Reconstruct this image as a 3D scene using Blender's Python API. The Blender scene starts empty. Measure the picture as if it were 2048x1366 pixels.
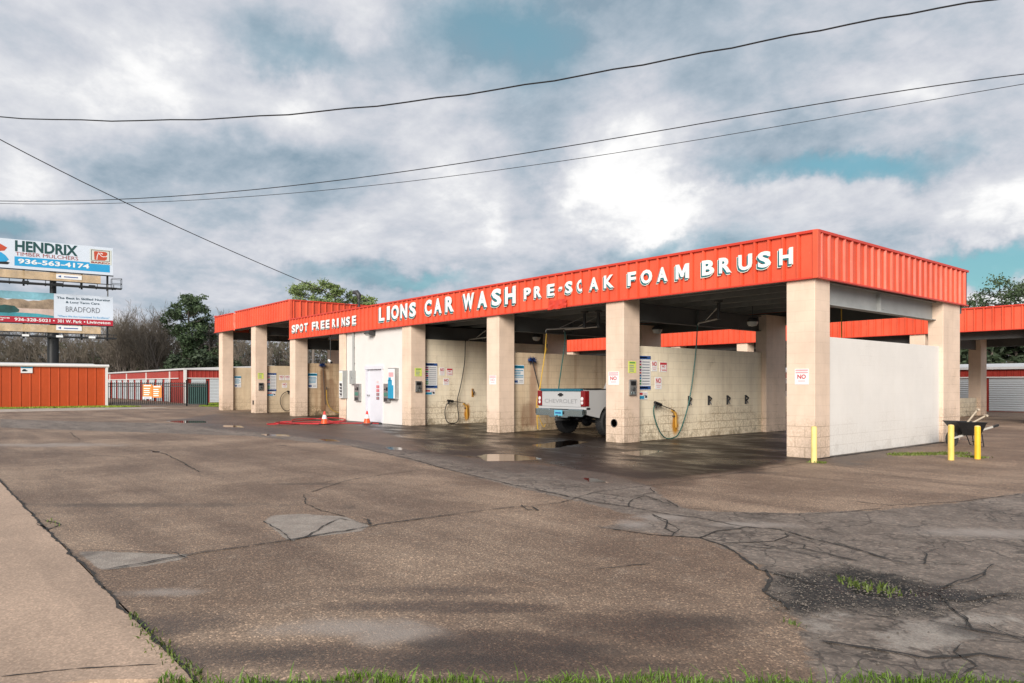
import bpy, bmesh, math, random
import numpy as np
from mathutils import Vector, Matrix
random.seed(7); np.random.seed(7)
C = bpy.context.scene.collection
PI = math.pi
# ------------------------------------------------------------------ objects
def tag(o, label=None, cat=None, group=None, kind=None):
    if label: o['label'] = label
    if cat: o['category'] = cat
    if group: o['group'] = group
    if kind: o['kind'] = kind
    return o
ORG = {}
def thing(name, loc, label, cat, group=None):
    o = bpy.data.objects.new(name, None); o.empty_display_size = .2
    C.objects.link(o); o.location = loc; ORG[o.name] = Vector(loc)
    return tag(o, label, cat, group)
def copy_tree(o, parent=None):
    c = o.copy(); C.objects.link(c)
    if parent: c.parent = parent
    for ch in list(o.children): copy_tree(ch, c)
    return c
class MB:
    """collects faces in world coordinates (or in the thing's own frame when local=True)"""
    def __init__(s): s.v = []; s.f = []; s.m = []
    def add(s, vs, fs, m=0):
        b = len(s.v); s.v += [tuple(p) for p in vs]
        for f in fs: s.f.append(tuple(i+b for i in f)); s.m.append(m)
        return s
    def box(s, x0, x1, y0, y1, z0, z1, m=0):
        return s.add([(x0,y0,z0),(x1,y0,z0),(x1,y1,z0),(x0,y1,z0),(x0,y0,z1),(x1,y0,z1),(x1,y1,z1),(x0,y1,z1)],
              [(0,3,2,1),(4,5,6,7),(0,1,5,4),(1,2,6,5),(2,3,7,6),(3,0,4,7)], m)
    def obox(s, c, ax, ay, az, m=0):
        c=Vector(c); ax=Vector(ax); ay=Vector(ay); az=Vector(az)
        P=[c+i*ax+j*ay+k*az for k in (-1,1) for (i,j) in ((-1,-1),(1,-1),(1,1),(-1,1))]
        return s.add(P,[(0,3,2,1),(4,5,6,7),(0,1,5,4),(1,2,6,5),(2,3,7,6),(3,0,4,7)], m)
    def bar(s, p, q, w, h=None, m=0):
        p=Vector(p); q=Vector(q); d=q-p; L=d.length; d=d/L
        up=Vector((0,0,1)) if abs(d.z)<.95 else Vector((1,0,0))
        x=d.cross(up).normalized(); y=x.cross(d).normalized()
        return s.obox((p+q)/2, x*w/2, y*(h or w)/2, d*L/2, m)
    def prism(s, poly, axis, a, b, m=0):
        n=len(poly)
        def mk(p,t):
            if axis=='x': return (t,p[0],p[1])
            if axis=='y': return (p[0],t,p[1])
            return (p[0],p[1],t)
        vs=[mk(p,a) for p in poly]+[mk(p,b) for p in poly]
        fs=[tuple(range(n))[::-1], tuple(range(n,2*n))]
        fs+=[(i,(i+1)%n,n+(i+1)%n,n+i) for i in range(n)]
        return s.add(vs,fs,m)
    def tube(s, pts, r, n=6, m=0, cap=True):
        pts=[Vector(p) for p in pts]; k=len(pts)
        rs=r if isinstance(r,(list,tuple)) else [r]*k
        vs=[]; x=None
        for i,p in enumerate(pts):
            d=(pts[min(i+1,k-1)]-pts[max(i-1,0)])
            d=d.normalized() if d.length>1e-9 else Vector((0,0,1))
            if x is None:
                up=Vector((0,0,1)) if abs(d.z)<.9 else Vector((1,0,0)); x=d.cross(up).normalized()
            else:
                x=(x-d*x.dot(d)); x=x.normalized() if x.length>1e-6 else d.orthogonal().normalized()
            y=d.cross(x)
            for j in range(n):
                a=2*PI*j/n; vs.append(p+(x*math.cos(a)+y*math.sin(a))*rs[i])
        fs=[(i*n+j,i*n+(j+1)%n,(i+1)*n+(j+1)%n,(i+1)*n+j) for i in range(k-1) for j in range(n)]
        if cap: fs+=[tuple(range(n))[::-1],tuple(range((k-1)*n,k*n))]
        return s.add(vs,fs,m)
    def lathe(s, prof, c=(0,0,0), axis='z', n=24, m=0):
        vs=[]; k=len(prof)
        for (r,t) in prof:
            for j in range(n):
                a=2*PI*j/n; u,w=r*math.cos(a),r*math.sin(a)
                p={'z':(u,w,t),'x':(t,u,w),'y':(u,t,w)}[axis]
                vs.append((c[0]+p[0],c[1]+p[1],c[2]+p[2]))
        fs=[(i*n+j,i*n+(j+1)%n,(i+1)*n+(j+1)%n,(i+1)*n+j) for i in range(k-1) for j in range(n)]
        if prof[0][0]>1e-5: fs.append(tuple(range(n))[::-1])
        if prof[-1][0]>1e-5: fs.append(tuple(range((k-1)*n,k*n)))
        return s.add(vs,fs,m)
    def build(s, name, mats, parent=None, smooth=False, local=False, bevel=0, recalc=True):
        me=bpy.data.meshes.new(name)
        off=Vector((0,0,0))
        if parent is not None and not local:
            r=parent
            while r.parent: r=r.parent
            off=ORG[r.name]
        me.from_pydata([(p[0]-off.x,p[1]-off.y,p[2]-off.z) for p in s.v],[],s.f)
        if not isinstance(mats,(list,tuple)): mats=[mats]
        for mt in mats: me.materials.append(mt)
        me.polygons.foreach_set('material_index',s.m)
        if recalc or bevel:
            bm=bmesh.new(); bm.from_mesh(me)
            if recalc: bmesh.ops.recalc_face_normals(bm,faces=bm.faces)
            if bevel:
                es=[e for e in bm.edges if len(e.link_faces)==2 and e.calc_face_angle(0)>.6]
                bmesh.ops.bevel(bm,geom=es,offset=bevel,segments=2,profile=.6,affect='EDGES',clamp_overlap=True)
            bm.to_mesh(me); bm.free()
        if smooth:
            me.polygons.foreach_set('use_smooth',[True]*len(me.polygons))
            try: me.set_sharp_from_angle(angle=math.radians(40))
            except Exception: pass
        me.update()
        o=bpy.data.objects.new(name,me); C.objects.link(o)
        if parent is not None: o.parent=parent
        return o
# ------------------------------------------------------------------ node helpers
class N:
    def __init__(s, tree): s.t=tree; s.n=tree.nodes; s.l=tree.links
    def new(s, typ, **kw):
        nd=s.n.new(typ)
        for k,v in kw.items(): setattr(nd,k,v)
        return nd
    def link(s,a,b): s.l.new(a,b)
    def put(s, sock, v):
        if isinstance(v,bpy.types.NodeSocket): s.l.new(v,sock)
        elif v is not None:
            if isinstance(v,(tuple,list)) and len(v)==3 and sock.type=='RGBA': v=(*v,1)
            sock.default_value=v
    def math(s, op, a, b=None, c=None, clamp=False):
        nd=s.new('ShaderNodeMath',operation=op,use_clamp=clamp)
        s.put(nd.inputs[0],a)
        if b is not None: s.put(nd.inputs[1],b)
        if c is not None: s.put(nd.inputs[2],c)
        return nd.outputs[0]
    def vmath(s, op, a, b=None):
        nd=s.new('ShaderNodeVectorMath',operation=op); s.put(nd.inputs[0],a)
        if b is not None: s.put(nd.inputs[1],b)
        return nd.outputs['Value'] if op in('DOT_PRODUCT','LENGTH') else nd.outputs[0]
    def mix(s, f, a, b, blend='MIX'):
        nd=s.new('ShaderNodeMix',data_type='RGBA',blend_type=blend)
        s.put(nd.inputs[0],f); s.put(nd.inputs[6],a); s.put(nd.inputs[7],b); return nd.outputs[2]
    def mapr(s, v, a, b, c=0., d=1., smooth=True):
        nd=s.new('ShaderNodeMapRange'); nd.interpolation_type='SMOOTHSTEP' if smooth else 'LINEAR'; nd.clamp=True
        for i,x in enumerate((v,a,b,c,d)): s.put(nd.inputs[i],x)
        return nd.outputs[0]
    def noise(s, vec, scale, detail=3, rough=.55, dist=0, out=0):
        nd=s.new('ShaderNodeTexNoise'); s.put(nd.inputs['Vector'],vec)
        nd.inputs['Scale'].default_value=scale; nd.inputs['Detail'].default_value=detail
        nd.inputs['Roughness'].default_value=rough; nd.inputs['Distortion'].default_value=dist
        return nd.outputs[out]
    def voro(s, vec, scale, feature='F1', out='Distance', rnd=1):
        nd=s.new('ShaderNodeTexVoronoi',feature=feature); s.put(nd.inputs['Vector'],vec)
        nd.inputs['Scale'].default_value=scale; nd.inputs['Randomness'].default_value=rnd
        return nd.outputs[out]
    def ramp(s, f, stops):
        nd=s.new('ShaderNodeValToRGB'); s.put(nd.inputs[0],f); e=nd.color_ramp.elements
        while len(e)<len(stops): e.new(.5)
        for el,(p,c) in zip(e,stops): el.position=p; el.color=(*c,1)
        return nd.outputs[0]
    def sep(s, v):
        nd=s.new('ShaderNodeSeparateXYZ'); s.put(nd.inputs[0],v); return nd.outputs
    def comb(s,x,y,z):
        nd=s.new('ShaderNodeCombineXYZ')
        for i,v in enumerate((x,y,z)): s.put(nd.inputs[i],v)
        return nd.outputs[0]
    def bump(s,h,strength=.3,dist=.01,normal=None):
        nd=s.new('ShaderNodeBump'); nd.inputs['Strength'].default_value=strength; nd.inputs['Distance'].default_value=dist
        s.put(nd.inputs['Height'],h)
        if normal: s.put(nd.inputs['Normal'],normal)
        return nd.outputs[0]
def mat(name):
    m=bpy.data.materials.new(name); m.use_nodes=True; t=m.node_tree; t.nodes.clear()
    n=N(t); b=n.new('ShaderNodeBsdfPrincipled'); o=n.new('ShaderNodeOutputMaterial'); n.link(b.outputs[0],o.inputs[0])
    return m,n,b
MATS={}
def paint(name, col, rough=.5, var=.12, scale=3., metal=0., bump=0., coat=0.):
    if name in MATS: return MATS[name]
    m,n,b=mat(name); tc=n.new('ShaderNodeTexCoord').outputs['Object']
    f=n.noise(tc,scale,5,.6); f2=n.noise(tc,scale*9,3,.6)
    k=n.math('ADD',n.math('MULTIPLY',f,.7),n.math('MULTIPLY',f2,.3))
    lo=tuple(c*(1-var) for c in col); hi=tuple(min(1,c*(1+var)) for c in col)
    n.put(b.inputs['Base Color'],n.ramp(k,[(.3,lo),(.7,hi)]))
    n.put(b.inputs['Roughness'],n.mapr(f2,.3,.7,rough*.85,min(1,rough*1.15))); b.inputs['Metallic'].default_value=metal
    if coat: b.inputs['Coat Weight'].default_value=coat; b.inputs['Coat Roughness'].default_value=.1
    if bump: n.put(b.inputs['Normal'],n.bump(f2,bump,.01))
    MATS[name]=m; return m
def weathered(name,col):
    m,n,b=mat(name); tc=n.new('ShaderNodeTexCoord').outputs['Object']; x,y,z=n.sep(tc); u=n.math('ADD',x,y)
    f=n.noise(tc,.5,5,.6); run=n.noise(n.comb(n.math('MULTIPLY',u,7),n.math('MULTIPLY',z,.5),0),1.,5,.65); pan=n.noise(n.comb(n.math('FLOOR',n.math('DIVIDE',u,.915)),0,0),5.3,0)
    base=n.mix(n.mapr(f,.3,.7),tuple(c*.84 for c in col),(col[0]*1.05,col[1]*1.25,col[2]*1.35))
    base=n.mix(n.math('MULTIPLY',n.mapr(pan,.4,.6),.14),base,tuple(c*.65 for c in col))
    base=n.mix(n.math('MULTIPLY',n.mapr(run,.52,.72),.3),base,(col[0]*.5,col[1]*.45,col[2]*.5))
    base=n.mix(n.math('MULTIPLY',n.mapr(n.noise(tc,14,4,.7),.62,.75),.25),base,(.7,.3,.2))
    n.put(b.inputs['Base Color'],base); n.put(b.inputs['Roughness'],n.mapr(run,.3,.7,.35,.6)); n.put(b.inputs['Normal'],n.bump(n.noise(tc,1.6,3,.5),.25,.03))
    return m
def glass(name,col=(.02,.03,.035)):
    if name in MATS: return MATS[name]
    m,n,b=mat(name); b.inputs['Base Color'].default_value=(*col,1); b.inputs['Roughness'].default_value=.05
    b.inputs['Coat Weight'].default_value=.5; MATS[name]=m; return m
def block(name, col, dirt=.0, mort=.25, rust=0.0, zmax=2.3, dcol=(.16,.095,.05), spots=(), bmp=.3, mott=1.):
    """painted concrete block: running bond 0.4 x 0.2 m, chalky paint, grime gathered in the joints low on the wall"""
    m,n,b=mat(name); tc=n.new('ShaderNodeTexCoord').outputs['Object']; x,y,z=n.sep(tc)
    u=n.math('ADD',x,y); vec=n.comb(u,z,0)
    br=n.new('ShaderNodeTexBrick'); n.put(br.inputs['Vector'],vec)
    br.inputs['Scale'].default_value=1; br.inputs['Mortar Size'].default_value=.006; br.inputs['Mortar Smooth'].default_value=.4
    br.inputs['Brick Width'].default_value=.4; br.inputs['Row Height'].default_value=.2; br.offset=.5
    br.inputs['Color1'].default_value=(1,1,1,1); br.inputs['Color2'].default_value=(.9,.9,.9,1); br.inputs['Mortar'].default_value=(0,0,0,1)
    line=br.outputs['Fac']
    f=n.noise(tc,1.1,5,.6); f2=n.noise(tc,22,4,.65); f3=n.noise(n.comb(n.math('MULTIPLY',u,5),n.math('MULTIPLY',z,.5),0),1.,5,.6)
    base=n.mix(n.mapr(f,.3,.7),tuple(c*(1-.13*mott) for c in col),tuple(min(1,c*(1+.06*mott)) for c in col))
    base=n.mix(n.math('MULTIPLY',n.mapr(f3,.45,.75),.22*mott),base,tuple(c*q for c,q in zip(col,(.72,.66,.55))))
    base=n.mix(.35,base,br.outputs['Color'],'MULTIPLY') if False else base
    lowm=n.mapr(z,zmax*.55,.05,0.,1.)
    patch=n.mapr(n.math('ADD',n.noise(tc,.9,4,.6),n.math('MULTIPLY',lowm,.38)),.58,.82)
    jl=n.math('MULTIPLY',line,n.math('ADD',mort,n.math('MULTIPLY',patch,.75*min(1,dirt*2))),clamp=True)
    base=n.mix(jl,base,dcol)
    if dirt:
        base=n.mix(n.math('MULTIPLY',n.math('MULTIPLY',patch,n.mapr(f2,.35,.65)),dirt),base,(.3,.21,.11))
        base=n.mix(n.math('MULTIPLY',n.mapr(n.math('ADD',n.noise(tc,3.,5,.7),n.math('MULTIPLY',n.mapr(z,.5,0.),.25)),.68,.85),dirt*1.2,clamp=True),base,(.16,.12,.07))
    if rust:
        st=n.mapr(n.noise(n.comb(n.math('MULTIPLY',u,3.2),n.math('MULTIPLY',z,.22),0),1.3,4,.6),.5,.68)
        base=n.mix(n.math('MULTIPLY',st,rust,clamp=True),base,(.24,.1,.04))
    for (uc,uw,za,zb,cc,amt) in spots:   # rust and grime runs: irregular vertical stains with a shape of their own
        uu=n.math('ADD',u,n.math('MULTIPLY',n.math('SUBTRACT',n.noise(tc,4.,4,.6),.5),.14))
        g=n.math('DIVIDE',n.math('SUBTRACT',uu,uc),uw); g=n.math('POWER',2.718,n.math('MULTIPLY',n.math('MULTIPLY',g,g),-1.))
        g=n.math('MULTIPLY',g,n.math('MULTIPLY',n.mapr(z,za-.12,za+.25),n.mapr(n.math('ADD',z,n.math('MULTIPLY',n.math('SUBTRACT',n.noise(tc,2.4,4,.6),.5),min(1.2,zb*.7))),zb+.15,zb-.3*min(1,zb))))
        run=n.noise(n.comb(n.math('MULTIPLY',u,26),n.math('MULTIPLY',z,1.2),0),1.,4,.65)
        g=n.mapr(n.math('MULTIPLY',g,n.math('ADD',.35,n.math('MULTIPLY',run,1.5))),.18,.85)
        base=n.mix(n.math('MULTIPLY',g,amt),base,cc)
    n.put(b.inputs['Base Color'],base)
    n.put(b.inputs['Roughness'],n.mapr(f2,.3,.7,.5,.75))
    h=n.math('SUBTRACT',n.math('MULTIPLY',f2,.25),line)
    n.put(b.inputs['Normal'],n.bump(h,bmp,.01))
    return m
M={}
BR_=(.17,.075,.035)
def mk():
    M['fascia']=weathered('red_orange_steel',(.8,.1,.042))
    M['fascia_trim']=paint('red_trim_steel',(.62,.05,.025),.45,.1,2)
    M['white_trim']=paint('white_trim_steel',(.75,.73,.7),.5,.08,2)
    M['galv']=paint('galvanised_steel',(.3,.3,.29),.45,.25,2.5,.3)
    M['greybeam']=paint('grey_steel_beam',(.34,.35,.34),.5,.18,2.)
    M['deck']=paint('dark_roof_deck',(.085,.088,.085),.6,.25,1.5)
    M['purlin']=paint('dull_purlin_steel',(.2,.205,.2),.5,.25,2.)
    M['tan']=block('tan_block',(.79,.612,.475),.38,.1,0,bmp=.2)
    M['tanplain']=block('tan_block_front',(.77,.62,.5),.12,.1,0)
    RU=(.5,.22,.015)
    M['cream']=block('cream_block',(.88,.775,.585),.5,.2,.1,spots=[(11.28,.13,.05,.68,RU,1.)])
    M['creamroom']=block('cream_block_room',(.88,.775,.59),.5,.2,.1,spots=[(2.1,.13,.05,.66,RU,1.)])
    BR_=(.17,.075,.035)
    M['stainwall']=block('stained_cream_block',(.66,.49,.31),.8,.35,.4,spots=[(-8.45,.16,.1,2.2,BR_,.75),(-8.1,.28,.1,1.7,BR_,.5)])
    M['whitewall']=block('white_painted_block',(.8,.765,.715),.12,.02,0,bmp=.05,mott=.35)
    M['roomwall']=paint('white_room_paint',(.74,.705,.67),.6,.05,1.5,bump=.1)
    M['door']=paint('lavender_white_door',(.69,.69,.74),.4,.04,2)
    M['steel']=paint('brushed_stainless',(.42,.42,.41),.35,.25,6,.75)
    M['darksteel']=paint('dark_metal',(.06,.06,.06),.5,.3,5,.3)
    M['black']=paint('black_rubber',(.015,.015,.016),.55,.3,8)
    M['blackpaint']=paint('black_paint',(.012,.012,.013),.4,.2,4)
    M['white']=paint('sign_white',(.8,.8,.79),.45,.04,4)
    M['red']=paint('sign_red',(.55,.035,.045),.45,.08,4)
    M['pink']=paint('sign_faded_pink',(.75,.38,.4),.5,.1,6)
    M['blue']=paint('sign_navy',(.03,.09,.28),.45,.1,4)
    M['cyan']=paint('sign_cyan',(.02,.3,.5),.45,.1,4)
    M['teal']=paint('letter_teal',(.012,.15,.17),.45,.12,4)
    M['green']=paint('sign_green',(.03,.3,.08),.45,.1,4)
    M['purple']=paint('sign_purple',(.22,.02,.16),.45,.1,4)
    M['yellow']=paint('sign_yellow_green',(.72,.78,.16),.5,.06,5)
    M['greyink']=paint('sign_grey_ink',(.3,.32,.36),.5,.1,5)
    M['bollard']=paint('bollard_yellow',(.85,.52,.03),.45,.15,6)
    M['bollard_mid']=paint('bollard_mid_yellow',(.86,.6,.14),.45,.18,7)
    M['bollard_pale']=paint('bollard_pale_yellow',(.85,.68,.25),.5,.15,6)
    M['letter']=paint('letter_white',(.86,.86,.85),.4,.04,5)
    M['outline']=paint('letter_cream_edge',(.8,.78,.68),.45,.04,5)
    M['wood']=paint('weathered_wood',(.5,.42,.32),.7,.25,7,bump=.2)
    M['orange']=paint('cone_orange',(.8,.09,.015),.45,.1,5)
    M['redhose']=paint('red_hose_rubber',(.5,.025,.03),.4,.15,6)
    M['greenhose']=paint('green_hose_rubber',(.01,.09,.075),.4,.2,6)
    M['yellowhose']=paint('yellow_hose_rubber',(.6,.36,.03),.45,.15,6)
    M['rust']=paint('rust_stain',(.42,.2,.03),.8,.35,9)
    M['tube']=paint('amber_plastic',(.55,.3,.05),.5,.2,7)
    M['bristle']=paint('blue_bristle',(.012,.03,.11),.7,.3,14)
    M['silver']=paint('truck_silver',(.47,.47,.47),.35,.02,.5,0,coat=.5)
    M['chrome']=paint('bumper_chrome',(.55,.68,.72),.14,.06,3,.95)
    M['tealcap']=paint('dark_teal_cap',(.015,.11,.16),.3,.1,3)
    M['tyre']=paint('tyre_rubber',(.018,.018,.019),.75,.3,10,bump=.3)
    M['lightred']=paint('lamp_red',(.2,.005,.008),.15,.1,5,coat=.8)
    M['lightwhite']=paint('lamp_clear',(.75,.7,.7),.1,.05,5,coat=.8)
    M['shed']=paint('shed_orange_steel',(.5,.07,.012),.5,.12,.6)
    M['storered']=paint('storage_red_steel',(.34,.032,.02),.5,.1,.8)
    M['roller']=paint('roller_white',(.52,.56,.58),.5,.06,1)
    M['roofwhite']=paint('white_roof_steel',(.6,.6,.6),.5,.12,.4)
    M['bark']=paint('grey_bark',(.15,.125,.105),.9,.3,3,bump=.5)
    M['twig']=paint('bare_twig',(.165,.138,.108),.9,.3,1.5)
    M['pine']=paint('pine_needles',(.06,.095,.04),.7,.5,.9)
    M['pine_light']=paint('light_pine_needles',(.17,.23,.075),.7,.5,.9)
    M['evergreen']=paint('evergreen_leaf',(.035,.055,.025),.7,.55,.6)
    M['brush']=paint('brown_brush',(.125,.105,.085),.9,.45,.2)
    M['brush_mix']=paint('brown_green_brush',(.075,.085,.05),.9,.5,.15)
    M['iron']=paint('black_iron',(.012,.013,.014),.45,.2,5)
    M['orangesign']=paint('orange_banner',(.8,.22,.02),.5,.08,3)
mk()
# ------------------------------------------------------------------ lettering
_tc={}
def glyph(ch, bold=0., ext=.004):
    key=(ch,bold,ext)
    if key in _tc: return _tc[key]
    cu=bpy.data.curves.new('glyph','FONT'); cu.body=ch; cu.size=1; cu.offset=bold; cu.extrude=ext; cu.resolution_u=3
    ob=bpy.data.objects.new('glyph_tmp',cu); C.objects.link(ob)
    dg=bpy.context.evaluated_depsgraph_get(); me=bpy.data.meshes.new_from_object(ob.evaluated_get(dg))
    V=[tuple(v.co) for v in me.vertices]; Fc=[tuple(p.vertices) for p in me.polygons]
    bpy.data.objects.remove(ob); bpy.data.curves.remove(cu); bpy.data.meshes.remove(me)
    xs=[v[0] for v in V] or [0]; ys=[v[1] for v in V] or [0]
    _tc[key]=(V,Fc,(min(xs),max(xs),min(ys),max(ys))); return _tc[key]
def put_text(mb, txt, o, ux, uz, w, h, m=0, bold=.012, out=.004, thick=.002):
    """writes txt into a w x h box whose lower left corner is o; ux, uz unit vectors, out = distance in front"""
    o=Vector(o); ux=Vector(ux); uz=Vector(uz); nrm=ux.cross(uz)
    if txt=='M':   # heavy block M
        q=[(0,0),(0,1),(.27,1),(.5,.48),(.73,1),(1,1),(1,0),(.77,0),(.77,.58),(.58,.12),(.42,.12),(.23,.58),(.23,0)]; k=len(q)
        V=[(a,b,-.5) for a,b in q]+[(a,b,.5) for a,b in q]; Fc=[tuple(range(k))[::-1],tuple(range(k,2*k))]+[(i,(i+1)%k,k+(i+1)%k,k+i) for i in range(k)]; x0,x1,y0,y1=0,1,0,1
    else: V,Fc,(x0,x1,y0,y1)=glyph(txt,bold,.5)
    sx=w/max(1e-6,x1-x0); sy=h/max(1e-6,y1-y0)
    mb.add([o+ux*((v[0]-x0)*sx)+uz*((v[1]-y0)*sy)+nrm*(out+thick*v[2]) for v in V],Fc,m)
LETTERS={'spot': [('S', -23.867, -23.492, 3.65, 3.99), ('P', -23.431, -23.094, 3.65, 3.99), ('O', -23.034, -22.674, 3.65, 3.99), ('T', -22.556, -22.204, 3.65, 3.99), ('F', -21.802, -21.464, 3.65, 3.99), ('R', -21.408, -21.12, 3.65, 3.99), ('E', -20.967, -20.616, 3.65, 3.99), ('E', -20.509, -20.166, 3.65, 3.99), ('R', -19.933, -19.625, 3.65, 3.99), ('I', -19.539, -19.338, 3.65, 3.99), ('N', -19.124, -18.83, 3.65, 3.99), ('S', -18.757, -18.421, 3.65, 3.99), ('E', -18.256, -17.929, 3.65, 3.99)], 'lions': [('L', -16.235, -15.822, 3.63, 4.14), ('I', -15.697, -15.411, 3.63, 4.14), ('O', -15.372, -14.846, 3.63, 4.14), ('N', -14.772, -14.3, 3.63, 4.14), ('S', -14.193, -13.758, 3.63, 4.14), ('C', -13.248, -12.819, 3.63, 4.14), ('A', -12.702, -12.257, 3.63, 4.14), ('R', -12.07, -11.582, 3.63, 4.14), ('W', -11.14, -10.542, 3.63, 4.14), ('A', -10.403, -9.915, 3.63, 4.14), ('S', -9.73, -9.254, 3.63, 4.14), ('H', -9.113, -8.62, 3.63, 4.14)], 'pre': [('P', -8.271, -7.982, 3.71, 4.03), ('R', -7.853, -7.551, 3.71, 4.03), ('E', -7.334, -7.049, 3.71, 4.03), ('-', -6.883, -6.765, 3.71, 4.03), ('S', -6.657, -6.382, 3.71, 4.03), ('(', -6.229, -6.062, 3.71, 4.03), ('A', -5.796, -5.484, 3.71, 4.03), ('K', -5.312, -4.969, 3.71, 4.03)], 'foam': [('F', -4.559, -4.294, 3.69, 4.02), ('O', -4.156, -3.816, 3.69, 4.02), ('A', -3.684, -3.381, 3.69, 4.02), ('M', -3.175, -2.803, 3.69, 4.02), ('B', -2.483, -2.167, 3.69, 4.02), ('R', -2.064, -1.748, 3.69, 4.02), ('U', -1.604, -1.279, 3.69, 4.02), ('S', -1.167, -0.865, 3.69, 4.02), ('H', -0.705, -0.404, 3.69, 4.02)]}
WET=[(-17.65, -0.68), (-12.5, -2.15), (-8.13, -3.67), (-6.07, -4.88), (-4.87, -4.93), (-3.59, -4.71), (-2.56, -4.41), (-1.11, -4.79), (-0.03, -4.88), (0.06, -3.68), (0.12, -2.38), (-0.01, -0.97), (0.0, 0.0), (0, 0.3), (0, 7.6), (-24.5, 7.6), (-24.5, 0.4)]
DAMP=[(-29.75, -1.25), (-23.93, -5.25), (-16.7, -5.64), (-12.37, -5.3), (-8.48, -5.22), (-5.0, -5.54), (-2.17, -5.86), (-0.03, -5.92), (0.49, -5.08), (0.36, -0.52), (0.68, -0.78), (1.19, -0.76), (0.35, 5.34), (0.6, 7.5), (-34, 7.5)]
ASPH=[(-29.11, -10.16), (-23.84, -7.53), (-19.57, -4.55), (-14.51, -3.79), (-5.8, -4.91), (-3.21, -4.79), (-1.43, -4.45), (0.35, -5.24), (1.13, -5.9), (1.68, -6.32), (1.99, -6.37), (2.76, -5.64), (3.27, -4.73), (3.62, -3.52), (3.85, -1.99), (5.45, 3.78), (9, -6), (9, -12), (5.83, -9.43), (5.3, -10.07), (4.96, -9.59), (4.69, -9.2), (4.44, -8.86), (4.12, -8.62), (3.94, -8.24), (3.5, -7.87), (2.85, -7.58), (1.91, -7.9), (1.97, -7.21), (0.88, -6.96), (-0.83, -6.73), (-2.96, -6.27), (-5.25, -5.84), (-8.23, -5.35), (-12.89, -5.92), (-17.91, -8.62), (-22.01, -10.75)]
PATCHES=[[(-0.19, -12.01), (-0.11, -11.86), (0.24, -11.55), (0.4, -11.42), (0.52, -11.3), (0.65, -11.41), (0.69, -11.66), (0.63, -11.99)], [(-0.51, -10.31), (-0.78, -10.11), (-0.68, -9.84), (-0.23, -9.54), (0.38, -9.58), (0.56, -9.78), (0.55, -10.09), (0.49, -10.29), (0.6, -10.49)], [(4.53, -8.9), (4.56, -8.66), (4.72, -8.72), (4.88, -9.0), (4.84, -9.21), (4.69, -9.14)], [(4.97, -8.93), (4.99, -8.61), (5.09, -8.28), (5.29, -8.22), (5.42, -8.52), (5.41, -8.83), (5.26, -9.09), (5.09, -9.16)], [(5.1, -8.22), (5.29, -7.95), (5.46, -8.02), (5.52, -8.24), (5.32, -8.32)]]
GREYSOFT=[((3.01, -11.15), 0.6, 0.2), ((1.57, -11.78), 0.35, 0.15), ((3.3, -11.0), 0.4, 0.2), ((4.36, -5.35), 0.8, 0.3), ((2.79, -6.66), 0.5, 0.2), ((1.95, -7.02), 0.4, 0.25), ((-12.93, -10.54), 2.5, 0.7), ((2.05, -7.54), 0.25, 0.35)]
STAIN=[((3.16, -11.63), 0.5, 0.12), ((3.78, -10.99), 0.5, 0.12), ((4.48, -10.27), 0.4, 0.1), ((-2.75, -8.64), 1.2, 0.12), ((0.33, -2.87), 0.8, 0.3), ((-2.35, -10.94), 2.0, 0.25), ((3.57, -10.91), 0.3, 0.1), ((4.22, -9.49), 0.6, 0.2), ((4.17, -10.31), 0.6, 0.15), ((5.04, -9.4), 0.18, 0.06)]
DAMPG=[((3.16, -11.63), 1.3, 0.3, 0.85), ((3.78, -10.67), 0.9, 0.4, 0.85), ((4.09, -9.79), 0.9, 0.5, 0.85), ((3.62, -11.19), 1.6, 0.2, 0.95), ((2.31, -11.91), 0.6, 0.35, 0.75), ((3.07, -10.49), 1.2, 0.18, 0.8), ((2.75, -10.27), 1.3, 0.25, 0.6), ((-1.97, -9.91), 3.5, 0.3, 0.35), ((3.43, -9.26), 0.7, 0.4, 0.45), ((1.96, -10.61), 1.6, 0.2, 0.4), ((4.71, -7.92), 0.9, 0.4, 0.7), ((4.62, -6.17), 0.8, 0.3, 0.55), ((-7.19, -10.18), 4, 0.3, 0.3), ((1.91, -5.26), 1.5, 0.4, 0.5)]
GRAVEL=[[(3.84, -8.14), (4.04, -8.01), (4.09, -7.48), (4.44, -7.42), (4.79, -7.53), (5.07, -7.5), (5.26, -7.27), (5.33, -7.54), (5.18, -7.97), (5.12, -8.35), (4.92, -8.58), (4.73, -8.67), (4.64, -8.99), (4.38, -9.0)]]
POTHOLE=[(4.22, -7.9), (4.31, -7.62), (4.61, -7.65), (4.83, -7.62), (4.91, -7.87), (4.75, -8.16), (4.5, -8.27)]
PUDDLES=[[(-4.53, -4.52), (-4.75, -4.16), (-4.29, -3.76), (-3.55, -3.81), (-3.22, -3.99), (-3.34, -4.55), (-3.7, -4.98)], [(-23.09, -5.47), (-23.07, -4.84), (-22.08, -4.26), (-20.55, -4.69), (-21.12, -5.38)], [(-18.86, -4.7), (-18.16, -4.34), (-16.9, -4.63), (-17.63, -5.07)], [(-7.47, -4.85), (-7.16, -4.68), (-6.58, -4.95), (-6.88, -5.12)], [(-10.7, -4.99), (-10.45, -4.69), (-9.57, -4.92), (-9.96, -5.13)], [(-9.8, -9.16), (-9.68, -9.02), (-9.31, -9.11), (-9.4, -9.21)], [(-0.91, -5.32), (-0.6, -5.22), (-0.21, -5.43), (-0.43, -5.61)], [(-3.23, -1.83), (-3.27, -0.98), (-2.85, -0.84), (-2.48, -2.08)], [(-5.81, -2.02), (-6.3, -0.25), (-5.53, -0.32), (-4.75, -2.38)], [(-13.51, -5.42), (-12.81, -4.9), (-12.02, -5.17), (-12.63, -5.61)]]
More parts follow.
